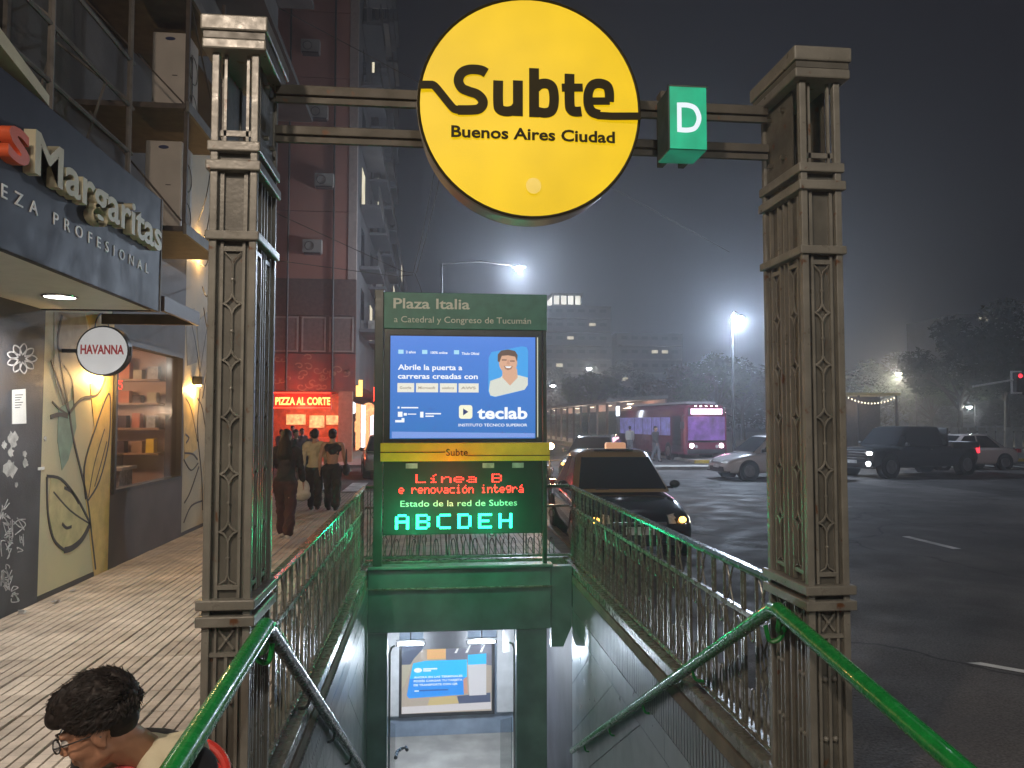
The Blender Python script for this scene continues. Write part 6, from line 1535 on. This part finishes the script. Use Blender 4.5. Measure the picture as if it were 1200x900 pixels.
def walker(label, loc, rz, height, top, bottom, shoe, stride=.25, hair='long', crop=False, sleeves=True, swing=.2, grp='people walking along the pavement', vox=.016, bag=None, build=1.0):
    t = thing('person', label, 'person', loc, rz, grp); k = height / 1.70; t.scale = (k * build, k * build, k)
    hip = Vector((0, 0, .90)); chest = Vector((0, .0, 1.28)); nk = Vector((0, .01, 1.43)); Hm = ptM((0, -1, -.08), (0, 0, 1), (0, -.01, 1.575))
    b = B(); head_prims(b, Hm); caps(b, (0, .01, 1.50), nk, .05, .055); b.ell(hip, (.155, .115, .12), nu=14, nv=10); caps(b, hip + Vector((0, 0, .08)), chest, .105, .125, 14); b.ell(chest + Vector((0, 0, .02)), (.16, .11, .12), nu=14, nv=10)
    caps(b, (-.15, 0, 1.375), (.15, 0, 1.375), .055, .055); caps(b, nk, chest, .055, .1)
    L_ = {}
    for s in (-1, 1):
        kn = Vector((s * .095, -s * stride * .5 - .03, .49)); an = Vector((s * .095, -s * stride * 1.0 + (.05 if s < 0 else .0), .09 + (.05 if s < 0 else 0))); hp = Vector((s * .085, 0, .86))
        caps(b, hp, kn, .085, .056); caps(b, kn, an, .054, .036); caps(b, an, an + Vector((0, -.13, -.05)), .034, .026)
        sh = Vector((s * .175, 0, 1.365)); el = Vector((s * .215, s * swing * .4 + .02, 1.10)); wr = Vector((s * .225, s * swing * .9 - .08, .87))
        caps(b, sh, el, .046, .036); caps(b, el, wr, .036, .025); hand(b, wr, Vector((0, s * swing * .3 - .15, -1)), (s, 0, 0), .95, .4)
        L_[s] = (hp, kn, an, sh, el, wr)
    blob(b, 'body', M['skin2'], t, vox * .7, 2)
    b = B(); zb = 1.12 if crop else .86
    caps(b, (0, 0, zb + .1), chest, .125 if crop else .14, .14, 16); b.ell(chest + Vector((0, 0, .02)), (.175, .13, .125), nu=16, nv=10)
    if not crop: b.ell((0, 0, zb + .06), (.175, .14, .10), nu=16, nv=10)
    if sleeves:
        caps(b, (-.15, 0, 1.37), (.15, 0, 1.37), .07, .07)
        for s in (-1, 1): caps(b, L_[s][3], L_[s][4], .064, .056); caps(b, L_[s][4], L_[s][4].lerp(L_[s][5], .85), .054, .044)
    else: caps(b, (-.09, 0, 1.36), (.09, 0, 1.36), .06, .06)
    blob(b, 'top', top, t, vox, 2, fold=.022)
    b = B(); b.ell(hip + Vector((0, 0, -.0)), (.175, .138, .12), nu=16, nv=10)
    for s in (-1, 1): hp, kn, an = L_[s][:3]; caps(b, hp, kn, .105, .082); caps(b, kn, an + Vector((0, 0, .03)), .080, .075)
    blob(b, 'trousers', bottom, t, vox, 2, fold=.022)
    for s in (-1, 1):
        an = L_[s][2]; b = B(); caps(b, an + Vector((0, .02, -.045)), an + Vector((0, -.15, -.055)), .042, .036); blob(b, 'shoe', shoe, t, vox * .8, 1)
    b = B()
    b.ell(Hm @ Vector((0, .018, .045)), (.083, .103, .088), nu=14, nv=10); b.ell(Hm @ Vector((0, .06, -.01)), (.075, .06, .075), nu=14, nv=10)
    if hair == 'long':
        caps(b, (0, .075, 1.56), (0, .105, 1.30), .075, .085)
        for k_ in range(9): x = -.08 + .02 * k_; caps(b, (x, .09, 1.50), (x * 1.2, .12, 1.20 + .03 * (k_ % 3)), .022, .012)
    elif hair == 'bun': b.ell((0, .10, 1.66), (.05, .045, .045))
    blob(b, 'hair', M['hair'], t, vox * .8, 1)
    return t, L_, k
walker('woman with long dark hair in a black top and maroon trousers walking away', (-2.27, 12.45, 0), PI, 1.73, M['cloth_black'], M['cloth_maroon'], M['cloth_white'], .26, 'long')
walker('woman in a black crop top and wide black trousers walking away arm in arm', (-2.02, 16.2, 0), PI, 1.70, M['cloth_black'], M['cloth_black'], M['cloth_black'], .22, 'bun', crop=True, sleeves=False, build=1.08)
wt, L_, kk = walker('companion in a pale shirt and dark trousers walking close on her left', (-2.40, 16.35, 0), PI, 1.70, M['cloth_cream'], M['cloth_black'], M['cloth_black'], .2, 'short')
bg_ = thing('carrier_bag', 'white plastic carrier bag hanging from the hand of the companion in the pale shirt', 'bag', (-2.62, 16.1, .0))
b = B(); b.ell((0, 0, .48), (.17, .09, .2), nu=14, nv=10); b.ell((0, 0, .36), (.19, .11, .13), nu=14, nv=10); caps(b, (-.05, 0, .62), (0, 0, .80), .02, .01); caps(b, (.06, 0, .62), (0, 0, .80), .02, .01)
blob(b, 'bag_body', M['bag_white'], bg_, .014, 1)
hb = thing('handbag', 'black handbag on the arm of the woman in the crop top', 'handbag', (-1.74, 16.2, 0))
b = B(); b.ell((0, 0, .86), (.08, .17, .13), nu=12, nv=8); blob(b, 'bag_body', M['cloth_black'], hb, .014, 2); B().tube(cr([(0, -.12, .95), (0, -.05, 1.2), (0, 0, 1.28), (0, .05, 1.2), (0, .12, .95)], 4), .01, 6).build('strap', M['cloth_black'], hb, smooth=True)
for (px_, Y_, lb, tp_, bt_, h_) in ((354, 29.5, 'distant person in dark clothes in the red light of the pizza counter', 'cloth_black', 'cloth_grey', 1.72), (330, 31.5, 'distant person in a maroon top at the far edge of the pizza counter', 'cloth_maroon', 'cloth_black', 1.66),
                                   (347, 23.5, 'person in dark clothes walking well ahead of the woman in maroon trousers', 'cloth_black', 'cloth_grey', 1.74), (366, 25.5, 'person with a grey top at the side street kerb beyond the couple', 'cloth_grey', 'cloth_black', 1.68), (343, 33.0, 'distant customer in red waiting under the neon letters', 'cloth_red', 'cloth_black', 1.68), (738, 43.5, 'distant man in a white shirt standing at the end of the station platform', 'cloth_white', 'cloth_grey', 1.72), (768, 36.8, 'distant person in dark clothes crossing in front of the bus', 'cloth_black', 'cloth_grey', 1.75)):
    p = aty(px_, 494, Y_); walker(lb, (p.x, Y_, -.12 if Y_ < 33 or px_ > 700 else 0), .6 if px_ != 738 else 3, h_, M[tp_], M[bt_], M['cloth_black'], .12, 'short', vox=.03, grp='distant people')

# ------------------------------------------------------------------ haze volume added to give the lamps halos like lens glow
HAZE = 0.0048
if HAZE:
    hz_ = B().bx(-320, 720, -70, 900, -6, 60)
    me = hz_.mesh('halo_haze', None); ho = bpy.data.objects.new('halo_haze', me); COL.objects.link(ho); ho['kind'] = 'stuff'
    hm = bpy.data.materials.new('night haze'); hm.use_nodes = True; nt = hm.node_tree; nt.nodes.clear()
    o = nt.nodes.new('ShaderNodeOutputMaterial'); v = nt.nodes.new('ShaderNodeVolumePrincipled'); v.inputs['Density'].default_value = HAZE; v.inputs['Color'].default_value = (.85, .88, .95, 1); v.inputs['Anisotropy'].default_value = 0.72
    nt.links.new(v.outputs[0], o.inputs['Volume']); me.materials.append(hm)
